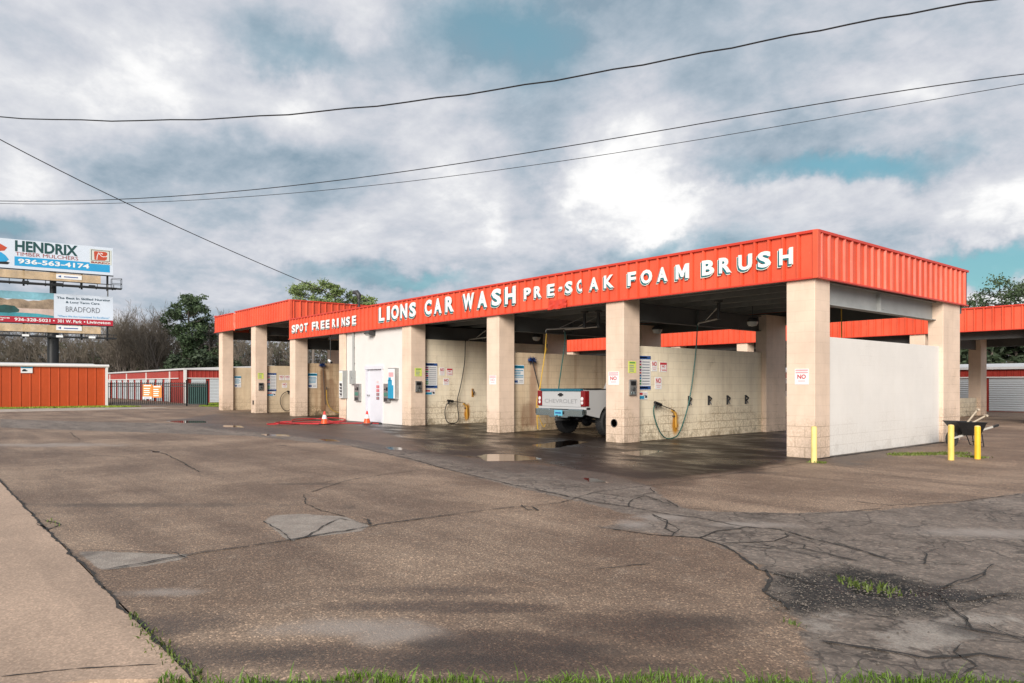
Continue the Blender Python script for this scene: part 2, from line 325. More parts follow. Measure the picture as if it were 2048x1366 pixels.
CRACKS=[(0.03, [(0.65, -11.98), (0.55, -11.27), (0.53, -10.42), (0.42, -9.49), (0.4, -8.56), (0.47, -7.82), (0.56, -7.62)]), (0.018, [(0.56, -7.62), (0.6, -7.18), (0.28, -6.26), (0.36, -4.92), (0.28, -1.73), (0.13, -0.26)]), (0.03, [(-8.23, -5.35), (-4.88, -5.84), (-3.36, -6.2), (-1.88, -6.48), (-0.94, -6.63), (0.05, -6.74), (0.75, -6.83), (1.3, -6.79), (1.93, -6.82), (2.25, -6.75), (2.66, -6.81), (2.87, -6.79), (3.11, -6.66), (3.5, -6.83), (3.89, -6.89), (4.32, -7.12), (4.5, -7.11)]), (0.035, [(1.9, -7.92), (2.46, -7.8), (2.85, -7.58), (3.12, -7.67), (3.37, -7.81), (3.81, -8.17), (4.16, -8.23), (4.4, -8.26)]), (0.03, [(2.85, -7.58), (2.74, -7.18), (2.83, -6.77)]), (0.025, [(3.11, -7.61), (3.24, -7.39), (3.34, -7.18), (3.29, -6.87), (3.2, -6.77)]), (0.025, [(1.75, -6.94), (2.13, -7.11), (2.38, -7.45), (2.58, -7.59)]), (0.02, [(0.28, -6.26), (0.88, -6.26), (0.78, -5.66), (0.48, -5.39)]), (0.02, [(1.3, -6.79), (0.99, -6.37), (0.89, -5.99), (1.58, -6.33)]), (0.02, [(3.25, -7.57), (3.56, -7.44), (3.66, -7.26), (3.92, -7.29), (4.19, -7.36)]), (0.02, [(3.66, -7.26), (3.6, -7.1), (3.38, -7.13)]), (0.03, [(5.29, -7.38), (5.16, -7.61), (5.1, -7.88), (4.99, -7.91), (4.86, -7.79)]), (0.03, [(4.86, -9.31), (5.08, -9.2), (5.33, -9.13), (5.49, -8.85), (5.67, -8.8)]), (0.02, [(5.12, -8.49), (5.34, -8.46), (5.56, -8.4)]), (0.022, [(2.74, -4.44), (3.19, -4.41), (3.6, -3.48), (3.78, -2.67), (3.89, -2.14)]), (0.012, [(0.6, -0.62), (2.43, -1.77), (3.34, -1.96), (3.87, -2.04)]), (0.02, [(1.25, -6.05), (1.72, -6.38), (1.98, -6.27), (2.44, -6.11), (2.82, -5.75), (3.06, -5.23), (3.24, -4.67)]), (0.02, [(4.55, -7.05), (4.44, -6.72), (4.37, -6.61)]), (0.02, [(4.86, -7.79), (4.89, -7.52), (4.93, -7.06), (4.9, -6.63)]), (0.02, [(0.6, -10.49), (0.49, -10.29), (0.16, -10.0), (-0.13, -9.65), (0.36, -9.56)]), (0.018, [(-1.93, -9.24), (-1.26, -9.52), (-0.77, -9.57), (-0.2, -9.55)]), (0.02, [(-2.98, -8.91), (-2.85, -8.59), (-2.87, -8.28)]), (0.03, [(-10.08, -9.13), (-8.89, -9.1), (-6.98, -9.3), (-6.06, -9.43), (-5.24, -9.53)]), (0.03, [(-17.7, -9.43), (-15.51, -9.64), (-14.22, -9.73)]), (0.02, [(-11.41, -11.62), (-10.18, -10.65), (-8.57, -9.81)]), (0.012, [(-2.38, -11.78), (-2.55, -12.08), (-2.58, -12.35)]), (0.018, [(-0.19, -12.01), (-0.11, -11.86), (0.24, -11.55), (0.4, -11.42), (0.66, -11.4)]), (0.018, [(-0.51, -10.31), (0.07, -10.37), (0.6, -10.49)]), (0.03, [(0.38, -9.58), (0.1, -9.45), (0.01, -9.48)]), (0.02, [(-3.27, -6.65), (-3.12, -7.3), (-2.87, -8.12), (-2.08, -9.09)]), (0.02, [(2.99, -9.15), (3.16, -8.66)]), (0.04, [(3.84, -8.14), (4.01, -8.37), (4.14, -8.7), (4.34, -8.81), (4.47, -8.92)]), (0.03, [(0.56, -7.62), (0.83, -7.75), (0.69, -7.81), (0.43, -7.66)]), (0.03, [(-2.04, -12.01), (-1.62, -11.93), (-1.4, -12.05), (-1.83, -12.1)]), (0.015, [(-10.98, -3.63), (-10.97, -3.02), (-12.26, -3.27)]), (0.015, [(2.65, -7.75), (2.49, -7.4), (1.79, -6.99)]), (0.018, [(4.08, -7.85), (4.31, -7.79), (4.64, -7.72)]), (0.015, [(2.6, -12.77), (2.71, -12.48), (2.91, -12.14)])]
WIRES=[[(-27.77, -13.94, 11.386), (-26.53, -13.13, 11.104), (-25.34, -12.35, 10.845), (-24.18, -11.59, 10.609), (-23.06, -10.85, 10.395), (-21.97, -10.13, 10.202), (-20.92, -9.44, 10.028), (-19.9, -8.77, 9.874), (-18.91, -8.12, 9.737), (-17.94, -7.48, 9.618), (-17.01, -6.87, 9.515), (-16.1, -6.27, 9.428), (-15.21, -5.69, 9.355), (-14.36, -5.12, 9.296), (-13.52, -4.57, 9.25), (-12.7, -4.04, 9.216), (-11.91, -3.52, 9.193), (-11.14, -3.01, 9.181), (-10.39, -2.51, 9.178), (-9.65, -2.03, 9.184), (-8.94, -1.56, 9.198), (-8.24, -1.1, 9.218), (-7.56, -0.66, 9.245), (-6.9, -0.22, 9.278), (-6.25, 0.21, 9.315), (-5.62, 0.62, 9.356), (-5.0, 1.03, 9.4), (-4.4, 1.43, 9.446), (-3.81, 1.82, 9.493), (-3.23, 2.2, 9.541), (-2.66, 2.57, 9.588), (-2.11, 2.93, 9.635), (-1.57, 3.28, 9.68), (-1.05, 3.63, 9.722), (-0.53, 3.97, 9.76), (-0.02, 4.3, 9.794), (0.47, 4.63, 9.823), (0.96, 4.95, 9.847), (1.43, 5.26, 9.863), (1.9, 5.57, 9.872), (2.36, 5.87, 9.873), (2.8, 6.16, 9.865), (3.24, 6.45, 9.846), (3.67, 6.73, 9.818), (4.09, 7.01, 9.777)], [(-29.1, -13.98, 8.472), (-27.93, -13.13, 8.289), (-26.79, -12.31, 8.131), (-25.68, -11.51, 7.996), (-24.6, -10.73, 7.882), (-23.54, -9.97, 7.789), (-22.51, -9.23, 7.713), (-21.51, -8.51, 7.654), (-20.53, -7.8, 7.612), (-19.58, -7.11, 7.583), (-18.64, -6.44, 7.568), (-17.73, -5.78, 7.565), (-16.84, -5.14, 7.573), (-15.97, -4.51, 7.59), (-15.12, -3.9, 7.617), (-14.29, -3.3, 7.652), (-13.48, -2.71, 7.693), (-12.68, -2.14, 7.741), (-11.9, -1.58, 7.795), (-11.14, -1.03, 7.853), (-10.4, -0.49, 7.915), (-9.67, 0.03, 7.98), (-8.95, 0.55, 8.047), (-8.25, 1.05, 8.116), (-7.57, 1.55, 8.186), (-6.89, 2.03, 8.257), (-6.23, 2.51, 8.327), (-5.59, 2.98, 8.397), (-4.95, 3.43, 8.466), (-4.33, 3.88, 8.532), (-3.72, 4.32, 8.597), (-3.13, 4.75, 8.659), (-2.54, 5.17, 8.717), (-1.96, 5.59, 8.772), (-1.4, 6.0, 8.822), (-0.84, 6.4, 8.869), (-0.3, 6.79, 8.91), (0.24, 7.18, 8.946), (0.76, 7.55, 8.976), (1.28, 7.93, 9.0), (1.79, 8.29, 9.017), (2.28, 8.65, 9.028), (2.77, 9.01, 9.032), (3.26, 9.35, 9.029), (3.73, 9.7, 9.017)], [(-29.76, -13.99, 8.496), (-28.58, -13.13, 8.322), (-27.42, -12.3, 8.169), (-26.3, -11.48, 8.035), (-25.2, -10.69, 7.918), (-24.13, -9.91, 7.818), (-23.09, -9.15, 7.734), (-22.07, -8.42, 7.664), (-21.07, -7.69, 7.608), (-20.1, -6.99, 7.564), (-19.16, -6.3, 7.532), (-18.23, -5.63, 7.512), (-17.32, -4.98, 7.501), (-16.44, -4.34, 7.5), (-15.57, -3.71, 7.508), (-14.73, -3.1, 7.523), (-13.9, -2.5, 7.546), (-13.09, -1.91, 7.576), (-12.3, -1.33, 7.612), (-11.52, -0.77, 7.653), (-10.76, -0.22, 7.7), (-10.02, 0.32, 7.75), (-9.29, 0.84, 7.805), (-8.58, 1.36, 7.863), (-7.88, 1.87, 7.924), (-7.19, 2.37, 7.988), (-6.52, 2.85, 8.054), (-5.86, 3.33, 8.121), (-5.22, 3.8, 8.19), (-4.58, 4.26, 8.26), (-3.96, 4.71, 8.33), (-3.35, 5.15, 8.4), (-2.75, 5.59, 8.47), (-2.16, 6.01, 8.54), (-1.59, 6.43, 8.609), (-1.02, 6.84, 8.676), (-0.46, 7.25, 8.743), (0.09, 7.64, 8.807), (0.62, 8.03, 8.869), (1.15, 8.41, 8.93), (1.67, 8.79, 8.987), (2.18, 9.16, 9.042), (2.68, 9.52, 9.094), (3.17, 9.88, 9.142), (3.66, 10.23, 9.188)]]
DROP=[(-15.8, -13.66, 8.809), (-15.84, -13.47, 8.721), (-15.88, -13.27, 8.633), (-15.93, -13.07, 8.546), (-15.97, -12.87, 8.459), (-16.02, -12.66, 8.372), (-16.07, -12.45, 8.286), (-16.12, -12.24, 8.199), (-16.17, -12.02, 8.113), (-16.22, -11.79, 8.026), (-16.27, -11.56, 7.94), (-16.32, -11.33, 7.854), (-16.38, -11.09, 7.767), (-16.43, -10.85, 7.681), (-16.49, -10.6, 7.594), (-16.54, -10.35, 7.507), (-16.6, -10.09, 7.42), (-16.66, -9.83, 7.332), (-16.72, -9.56, 7.245), (-16.79, -9.29, 7.157), (-16.85, -9.0, 7.068), (-16.91, -8.72, 6.979), (-16.98, -8.42, 6.889), (-17.05, -8.12, 6.799), (-17.12, -7.81, 6.708), (-17.19, -7.5, 6.616), (-17.26, -7.17, 6.523), (-17.34, -6.84, 6.43), (-17.42, -6.5, 6.335), (-17.49, -6.16, 6.24), (-17.58, -5.8, 6.143), (-17.66, -5.44, 6.045), (-17.74, -5.06, 5.945), (-17.83, -4.68, 5.844), (-17.92, -4.28, 5.741), (-18.01, -3.88, 5.637), (-18.11, -3.46, 5.531), (-18.2, -3.03, 5.423), (-18.3, -2.59, 5.312), (-18.4, -2.14, 5.2), (-18.51, -1.68, 5.085), (-18.62, -1.2, 4.968), (-18.73, -0.7, 4.847), (-18.84, -0.2, 4.724), (-18.96, 0.33, 4.598)]
CAM=(6.814331184706367, -13.119307719508994)
FWD=(-0.7671808674281162, 0.6414308354392102)
SKYB=[(2.291, 0.252, 0.069, 0.052, 0.42), (2.281, 0.327, 0.055, 0.048, 0.28), (2.238, 0.209, 0.038, 0.024, 0.35), (2.338, 0.26, 0.041, 0.041, 0.25), (2.192, 0.241, 0.069, 0.019, 0.2), (2.874, 0.375, 0.076, 0.041, 0.22), (2.755, 0.343, 0.062, 0.028, 0.2), (2.961, 0.334, 0.11, 0.041, 0.12), (3.046, 0.239, 0.062, 0.034, 0.2), (1.858, 0.195, 0.076, 0.025, 0.32), (1.863, 0.245, 0.041, 0.028, 0.15), (1.853, 0.108, 0.076, 0.022, 0.42), (2.652, 0.457, 0.048, 0.028, 0.2), (2.779, 0.217, 0.028, 0.041, 0.15), (2.455, 0.203, 0.034, 0.028, 0.22), (2.987, 0.203, 0.103, 0.021, 0.12), (2.068, 0.238, 0.103, 0.017, 0.15), (1.902, 0.35, 0.138, 0.041, 0.12), (2.665, 0.23, 0.103, 0.041, 0.06), (2.51, 0.453, 0.09, 0.048, -0.2), (2.42, 0.454, 0.09, 0.062, -0.25), (2.755, 0.408, 0.09, 0.034, -0.2), (2.021, 0.26, 0.131, 0.019, -0.35), (1.873, 0.149, 0.103, 0.018, -0.38), (2.128, 0.298, 0.172, 0.034, -0.15), (2.956, 0.263, 0.062, 0.021, -0.12), (2.717, 0.148, 0.117, 0.014, -0.2), (2.585, 0.138, 0.076, 0.012, -0.2), (2.257, 0.167, 0.117, 0.017, -0.2), (3.046, 0.177, 0.048, 0.011, -0.2), (3.031, 0.391, 0.083, 0.041, -0.12), (2.441, 0.343, 0.083, 0.048, -0.12), (2.834, 0.29, 0.076, 0.021, -0.08), (1.982, 0.304, 0.138, 0.034, -0.1)]
SKYT=[(2.51, 0.453, 0.117, 0.048, 0.42), (2.414, 0.443, 0.076, 0.076, 0.42), (2.755, 0.405, 0.09, 0.031, 0.45), (2.021, 0.262, 0.131, 0.019, 0.9), (1.868, 0.149, 0.096, 0.019, 1.0), (1.923, 0.145, 0.055, 0.01, 0.5), (2.717, 0.148, 0.117, 0.012, 0.35), (2.578, 0.138, 0.083, 0.012, 0.55), (2.238, 0.176, 0.09, 0.024, 0.45), (2.128, 0.187, 0.083, 0.028, 0.2), (3.046, 0.177, 0.055, 0.011, 0.5), (3.05, 0.382, 0.055, 0.041, 0.2), (2.192, 0.279, 0.083, 0.012, 0.2)]
# ================================================================== CAR WASH BUILDING
def ribbed(mb, p0, p1, nrm, z0, z1, pitch=.305, w=.075, d=.045, ph=.5, m=0):
    """standing ribbed steel sheet between two plan points, nrm = outward direction"""
    p0=Vector((*p0,0)); p1=Vector((*p1,0)); L=(p1-p0).length; t=(p1-p0)/L; nrm=Vector((*nrm,0))
    pr=[(0,0)]; x=pitch*ph
    while x+w<L:
        pr+=[(x-w*.5,0),(x-w*.24,d),(x+w*.24,d),(x+w*.42,0),(x+w*.43,-.025),(x+w*.43+.022,-.025),(x+w*.43+.024,0)]; x+=pitch
    pr+=[(L,0),(L,-.03),(0,-.03)]
    vs=[]; n=len(pr)
    for z in (z0,z1):
        for (a,b) in pr: q=p0+t*a+nrm*b; vs.append((q.x,q.y,z))
    mb.add(vs,[(i,(i+1)%n,n+(i+1)%n,n+i) for i in range(n)],m)
def fascia_run(parent, p0, p1, nrm, z0, z1, mat_, trim, name='fascia_panel', **kw):
    mb=MB(); ribbed(mb,p0,p1,nrm,z0+.03,z1-.05,**kw); f=mb.build(name,mat_,parent)
    a=Vector((*p0,0)); b=Vector((*p1,0)); n=Vector((*nrm,0)); t=(b-a).normalized()
    c=MB()
    def strip(zc,hh,dp,off):
        c.obox((a+b)/2+n*off+Vector((0,0,zc)),(b-a)/2+t*.0,n*dp,Vector((0,0,hh)))
    strip(z1-.025,.025,.04,.012); c.build('cap_flashing',trim,f)
    c=MB(); strip(z0+.015,.015,.036,.01); c.build('drip_edge',trim,f)
    return f
wash=thing('car_wash_building',(-14,0,0),'long open-bay car wash with red-orange metal fascia on tan block pillars, closest building','car wash')
LN=[0,-4.73,-9.46,-14.2,-23.7]
TALL=[-28.4,-33.2]
ZB,ZT=3.39,4.30
# pillars
def pillar(x0,x1,y0,y1,z1,mt=None):
    return MB().box(x0,x1,y0,y1,0,z1).build('pillar',mt or M['tan'],wash,bevel=.012)
for l in LN: pillar(l-.575,l,0,.58,3.5)
pillar(-19.5,-19.08,0,.58,3.5)
for l in TALL: pillar(l-.575,l,0,.58,4.36)
for l in LN+[-19.08]: pillar(l-.35,l,6.25,7.34,3.45)
for l in TALL: pillar(l-.35,l,6.25,7.34,4.36)
# low course of bolder blocks at the foot of each front pillar is paint wear in the material
def wall(x0,x1,y0,y1,z1,mt,name='partition_wall',z0=0):
    return MB().box(x0,x1,y0,y1,z0,z1).build(name,mt,wash,bevel=.008)
walls={}
walls[0]=wall(-.29,-.09,.58,6.25,2.33,M['whitewall'],'end_wall')
for l in (-4.73,-9.46): walls[l]=wall(l-.35,l-.15,.58,6.25,2.35,M['cream'] if l>-9 else block('brown_stained_block',(.72,.57,.39),.5,.3,.3,spots=[(5.85,.16,.05,2.1,(.36,.19,.12),.6),(5.6,.3,.05,1.0,BR_,.5)]))
walls[-14.2]=wall(-14.55,-14.35,.58,6.25,2.97,M['creamroom'],'room_side_wall')
walls[-19]=wall(-19.28,-19.1,.58,6.25,2.97,M['tan'],'room_side_wall')
wall(-19.1,-14.55,6.0,6.2,2.97,M['tan'],'room_back_wall')
walls[-23.7]=wall(-24.05,-23.85,.58,6.25,2.35,M['stainwall'])
for l in TALL: walls[l]=wall(l-.35,l-.15,.58,6.25,2.33,block('cream_block_b',(.72,.58,.4),.3,.08,.1))
# pump room front with its door opening
DX0,DX1,DZ=-17.5,-16.25,2.03
fr=MB(); y0,y1=.1,.28
fr.box(-19.08,DX0,y0,y1,0,3.42); fr.box(DX1,-14.775,y0,y1,0,3.42); fr.box(DX0,DX1,y0,y1,DZ,3.42)
rf=fr.build('room_front_wall',M['roomwall'],wash)
dr=MB().box(DX0+.07,DX1-.07,.16,.205,.02,DZ-.07).build('door',M['door'],wash,bevel=.004)
f=MB(); f.box(DX0,DX0+.068,.07,.24,0,DZ); f.box(DX1-.068,DX1,.07,.24,0,DZ); f.box(DX0-.05,DX1+.05,.06,.24,DZ-.068,DZ+.06)
f.build('frame',M['door'],dr)
h=MB(); h.lathe([(.0,.16),(.03,.155),(.03,.14),(.012,.135),(.012,.10),(.032,.095),(.035,.075),(.02,.06),(0,.058)],(DX0+.16,0,1.0),'y',14); h.build('handle',M['steel'],dr,smooth=True)
for z in (.3,1.05,1.75): MB().tube([(DX1-.075,.15,z-.05),(DX1-.075,.15,z+.05)],.012,8).build('hinge',M['steel'],dr)
st=MB()
for k,(zz,mm) in enumerate([(1.5,2),(1.32,1),(1.18,1),(1.04,0),(.9,0)]):
    st.box(-16.82+.0,-16.62,.152,.158,zz-.055,zz+.05,mm)
    for q in range(3): st.box(-16.80,-16.64,.148,.151,zz-.04+q*.03,zz-.025+q*.03,3)
st.build('sticker',[M['black'],M['red'],M['white'],M['pink']],dr)
# fascia
fascia_run(wash,(-24.25,-.04),(.05,-.04),(0,-1),ZB,ZT,M['fascia'],M['fascia_trim'])
fascia_run(wash,(.05,-.04),(.05,7.65),(1,0),ZB,ZT,M['fascia'],M['fascia_trim'])
MB().box(.0,.1,-.095,.02,ZB,ZT-.002).build('corner_trim',M['fascia'],wash,bevel=.006)
MB().box(-24.16,-24.08,-.07,.02,HB,HT-.002).build('corner_trim',M['fascia'],wash,bevel=.006) if 0 else None
fascia_run(wash,(.05,7.65),(-24.1,7.65),(0,1),ZB,ZT,M['fascia'],M['fascia_trim'])
mb=MB(); rd=random.Random(8); G_=[]
for j in range(5):
    for i in range(9): G_.append((-7.25+.085*i+rd.uniform(-.02,.02),-.092-.05*rd.random()*(1-j/5),3.37+.06*j+rd.uniform(-.015,.015)))
mb.add(G_,[(j*9+i,j*9+i+1,j*9+i+10,j*9+i+9) for j in range(4) for i in range(8)]); mb.build('crumpled_edge',M['fascia_trim'],wash,recalc=False)
# taller section: bent sheet where a vehicle struck it
HB,HT=4.25,5.17
MB().box(-24.17,-24.07,-.095,.02,HB,HT-.002).build('corner_trim',M['fascia'],wash,bevel=.006)
fascia_run(wash,(-31.1,-.04),(-24.12,-.04),(0,-1),HB,HT,M['fascia'],M['fascia_trim'],pitch=.305)
fascia_run(wash,(-34.15,-.10),(-31.35,-.06),(0.02,-1),HB-.03,HT-.05,M['fascia'],M['fascia_trim'],pitch=.305)
dn=MB(); dn.add([(-31.36,-.06,HT-.05),(-31.22,.06,HT-.12),(-31.1,-.04,HT-.02),(-31.36,-.06,4.6),(-31.2,.1,4.62),(-31.1,-.04,4.6),(-31.38,-.06,HB-.02),(-31.25,-.03,HB-.06),(-31.1,-.04,HB)],[(0,3,4,1),(1,4,5,2),(3,6,7,4),(4,7,8,5)])
dn.build('dented_panel',M['fascia'],wash,recalc=False)
fascia_run(wash,(-24.12,-.04),(-24.12,7.65),(1,0),HB,HT,M['fascia'],M['fascia_trim'])
fascia_run(wash,(-24.12,7.65),(-34.15,7.65),(0,1),HB,HT,M['fascia'],M['fascia_trim'])
fascia_run(wash,(-34.15,7.65),(-34.15,-.1),(-1,0),HB,HT,M['fascia'],M['fascia_trim'])
# roof decks (ribbed underside), beams, purlins
def deck(x0,x1,z):
    mb=MB(); mb.box(x0,x1,.0,7.6,z,z+.05)
    y=.15
    while y<7.5: mb.box(x0+.01,x1-.01,y,y+.05,z-.035,z-.0005); y+=.3
    return mb.build('roof_deck',M['deck'],wash)
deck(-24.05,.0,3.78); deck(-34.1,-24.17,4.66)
def beam(l,z0,z1,ya=.582,yb=7.55,x=-.26,mt=None):
    mb=MB(); x=l+x
    mb.box(x-.012,x+.012,ya,yb,z0+.02,z1); mb.box(x-.1,x+.1,ya,yb,z0,z0+.018); mb.box(x-.1,x+.1,ya,yb,z1+.001,z1+.02)
    for k in range(1):
        yy=ya+2.6; mb.box(x+.013,x+.095,yy,yy+.012,z0+.021,z1-.002); mb.lathe([(0,x+.03),(.02,x+.03),(.02,x+.013)],(0,yy+.3,z0+.1),'x',8)
    return mb.build('beam',mt or M['greybeam'],wash)
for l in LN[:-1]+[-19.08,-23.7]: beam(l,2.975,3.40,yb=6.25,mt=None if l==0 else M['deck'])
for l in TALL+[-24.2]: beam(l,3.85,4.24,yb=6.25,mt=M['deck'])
for z,x0,x1 in ((3.45,-24.0,-.02),(4.33,-34.1,-24.2)):
    for k,y in enumerate((.75,1.75,2.75,3.75,4.75,5.75)):
        mb=MB(); mb.box(x0,x1,y,y+.012,z,z+.28); mb.box(x0,x1,y+.0125,y+.075,z,z+.012); mb.box(x0,x1,y+.0125,y+.075,z+.268,z+.28)
        mb.build('purlin',M['purlin'],wash)
    mb=MB(); mb.box(x0,x1,.02,.035,z-.04,z+.3); mb.box(x0,x1,.036,.2,z-.04,z-.025); mb.build('front_channel',M['greybeam'],wash)
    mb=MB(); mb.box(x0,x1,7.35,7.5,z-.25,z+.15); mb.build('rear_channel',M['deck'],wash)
# pipe hole in the second pillar: ring, dark disc painting the cavity's shade
ho=MB(); ho.lathe([(.085,-.006),(.092,-.022),(.1,-.021),(.1,-.006)],(-5.03,0,.47),'y',20); ho.lathe([(0,-.0035),(.1,-.0035)],(-5.03,0,.47),'y',20); ho.build('painted_sleeve_hole',M['darksteel'],wash,smooth=True)
ot=MB(); ot.box(-28.72,-28.6,-.03,0,.42,.62); ot.build('outlet_cover',M['darksteel'],wash,bevel=.006)
# cable and conduit down the room wall, weatherhead mast through the roof
co=MB(); co.tube([(-18.42,.06,1.9),(-18.42,.06,3.38)],.045,10)
for z in (2.2,2.8,3.25): co.box(-18.49,-18.35,.045,.098,z,z+.03)
co.build('conduit',M['greybeam'],wash,smooth=True)
co=MB(); co.tube([(-18.62,.4,3.7),(-18.62,.4,4.72)],.05,10); co.tube([(-18.62,.4,4.72),(-18.62,.4,4.86),(-18.7,.35,4.98),(-18.85,.28,4.99)],[.06,.1,.1,.07],10)
co.tube([(-18.75,.3,4.86),(-18.95,.2,4.6),(-19.1,.1,4.52),(-19.25,.0,4.68)],.012,6); co.tube([(-18.62,.35,4.62),(-18.4,.2,4.5),(-18.2,.15,4.6)],.012,6)
co.build('weatherhead_mast',M['darksteel'],wash,smooth=True)
co=MB(); co.tube([(-19.06,.05,0.02),(-19.06,.05,3.36)],.03,8); co.build('downspout',M['tan'],wash,smooth=True)
# ------------------------------------------------------------------ raised letters on the fascia
def letters(key,loc,label,bold):
    t=thing('letter_sign',loc,label,'sign','raised letter signs on the red fascia')
    for (ch,x0,x1,z0,z1) in LETTERS[key]:
        mb=MB(); y=-.086; h=z1-z0; s=h*.1; x0+=s; z0+=s*.7
        c='O' if ch=='(' else ch
        w=x1-x0; zz0,zz1=z0,z1; bo=.012 if c=='M' else bold
        if ch=='-': zz0,zz1=z0+h*.42,z0+h*.58
        if ch=='I': x0+=w*.12; w*=.72
        for (dx,dz,gr,dy,m) in ((0,0,.014,.0,2),(-s,-s,.014,.0008,2),(-s,-s,0,.005,1),(-s*.66,-s*.66,0,.0056,1),(-s*.33,-s*.33,0,.0062,1),(0,0,-.0,.011,0)):
            b0=len(mb.v); f0=len(mb.f)
            put_text(mb,c,(x0+dx-gr,y-dy,zz0+dz-gr),(1,0,0),(0,0,1),w+2*gr,zz1-zz0+2*gr,m,bo,.0,.004)
        if ch=='(':   # the right half of this O has been torn off the sign
            bm=bmesh.new(); xm=x0+w*.66
            bm.from_mesh(MB.build(mb,'tmp',[M['letter'],M['teal'],M['outline']],None,recalc=False).data)
            tmp=bpy.data.objects['tmp']; me=tmp.data; bpy.data.objects.remove(tmp); bpy.data.meshes.remove(me)
            bmesh.ops.bisect_plane(bm,geom=bm.verts[:]+bm.edges[:]+bm.faces[:],plane_co=(xm,0,(z0+z1)/2),plane_no=(1,0,.12),clear_outer=True)
            mb=MB(); mb.v=[tuple(v.co) for v in bm.verts]; bm.verts.index_update()
            mb.f=[tuple(v.index for v in f.verts) for f in bm.faces]; mb.m=[f.material_index for f in bm.faces]; bm.free()
        mb.build('letter',[M['letter'],M['teal'],M['outline']],t,recalc=False)
# '(' spans the whole O: widen its box first
LETTERS['pre']=[(c,a,(a+(b-a)/.62 if c=='(' else b),z0,z1) for (c,a,b,z0,z1) in LETTERS['pre']]
letters('spot',(-21,-.05,3.6),'small white letters with teal shadow, leftmost wording on the red fascia','#' and .035)
letters('lions',(-12.4,-.05,3.6),'largest white letters with teal shadow, on the fascia above the white pump room','#' and .038)
letters('pre',(-6.6,-.05,3.6),'white letters with one broken half letter, on the fascia above the pickup truck','#' and .035)
letters('foam',(-2.6,-.05,3.6),'white letters with teal shadow nearest the right corner of the red fascia','#' and .035)

# ------------------------------------------------------------------ second building across the aisle
w2=thing('rear_wash_building',(-18,17.8,0),'second open-bay building with red-orange fascia, standing behind the car wash','building')
YB=17.8
fascia_run(w2,(-44,YB-.04),(.05,YB-.04),(0,-1),ZB,ZT,M['fascia'],M['fascia_trim'])
fascia_run(w2,(.05,YB-.04),(.05,YB+7.6),(1,0),ZB,ZT,M['fascia'],M['fascia_trim'])
fascia_run(w2,(.05,YB+7.6),(-44,YB+7.6),(0,1),ZB,ZT,M['fascia'],M['fascia_trim'])
fascia_run(w2,(-44,YB+7.6),(-44,YB-.04),(-1,0),ZB,ZT,M['fascia'],M['fascia_trim'])
L2=[-.78-3.945*k for k in range(11)]
for i,l in enumerate(L2):
    MB().box(l-.575,l,YB,YB+.58,0,3.5).build('pillar',M['tan'],w2,bevel=.012)
    MB().box(l-.5,l,YB+6.25,YB+7.0,0,3.5).build('pillar',M['tan'],w2,bevel=.012)
    MB().box(l-.35,l-.15,YB+.58,YB+6.25,0,.8).build('partition_wall',M['cream'],w2)
    MB().box(l-.3,l-.2,YB+.58,YB+6.25,2.97,3.4).build('beam',M['deck'],w2)
MB().box(-43.9,0,YB,YB+7.5,3.78,3.83).build('roof_deck',M['deck'],w2)
MB().box(-43.9,0,YB+.6,YB+.75,3.12,3.6).build('front_channel',M['deck'],w2)
MB().box(-43.9,0,YB+7.2,YB+7.35,3.12,3.6).build('rear_channel',M['deck'],w2)

# ------------------------------------------------------------------ storage units and the shed
def roller(parent,p0,p1,nrm,z1,name='roller_door'):
    a=Vector((*p0,0)); b=Vector((*p1,0)); n=Vector((*nrm,0)); t=(b-a); mb=MB()
    k=int(z1/.11); vs=[]
    for i in range(k+1):
        z=.03+(z1-.03)*i/k
        for d in ((.0,.028) if i<k else (0,)): 
            zz=z+(0 if d==0 else (z1-.03)/k*.5)
            vs+=[tuple(a+n*d+Vector((0,0,zz))),tuple(b+n*d+Vector((0,0,zz)))]
    r=len(vs)//2
    mb.add(vs,[(2*i,2*i+1,2*i+3,2*i+2) for i in range(r-1)])
    return mb.build(name,M['roller'],parent,recalc=False)
def storage(loc,x0,x1,y0,y1,z,label,doorz,faces):
    s=thing('storage_building',loc,label,'storage units','red storage buildings with white roller doors')
    MB().box(x0+.05,x1-.05,y0+.05,y1-.05,0,z-.12).build('wall',M['storered'],s)
    rf=MB(); rf.box(x0-.15,x1+.15,y0-.15,y1+.15,z-.12,z)
    xm=(y0+y1)/2
    rf.prism([(y0-.1,z),(y1+.1,z),(xm,z+.3)],'x',x0-.1,x1+.1); rf.build('roof',M['roofwhite'],s)
    g=MB()
    for (p0,p1,n,pitch,dw) in faces:
        a=Vector((*p0,0)); b=Vector((*p1,0)); L=(b-a).length; t=(b-a)/L; nn=Vector((*n,0))
        mb=MB(); ribbed(mb,p0,p1,n,doorz+.08,z-.14,pitch=.3,d=.02); mb.build('header_panel',M['storered'],s)
        mb=MB(); mb.obox((a+b)/2+nn*.03+Vector((0,0,doorz+.05)),(b-a)/2,nn*.03,Vector((0,0,.03))); mb.build('header_trim',M['white_trim'],s)
        x=pitch*.3
        while x+dw<L:
            q0=a+t*x-nn*.02; q1=a+t*(x+dw)-nn*.02
            roller(s,(q0.x,q0.y),(q1.x,q1.y),n,doorz)
            x+=pitch
        x=0
        mb=MB()
        while x<=L:
            q=a+t*x; mb.obox(q+nn*.06+Vector((0,0,z/2-.1)),t*.04,nn*.04,Vector((0,0,z/2-.1))); x+=pitch*3
        mb.build('downspout',M['white_trim'],s)
    return s
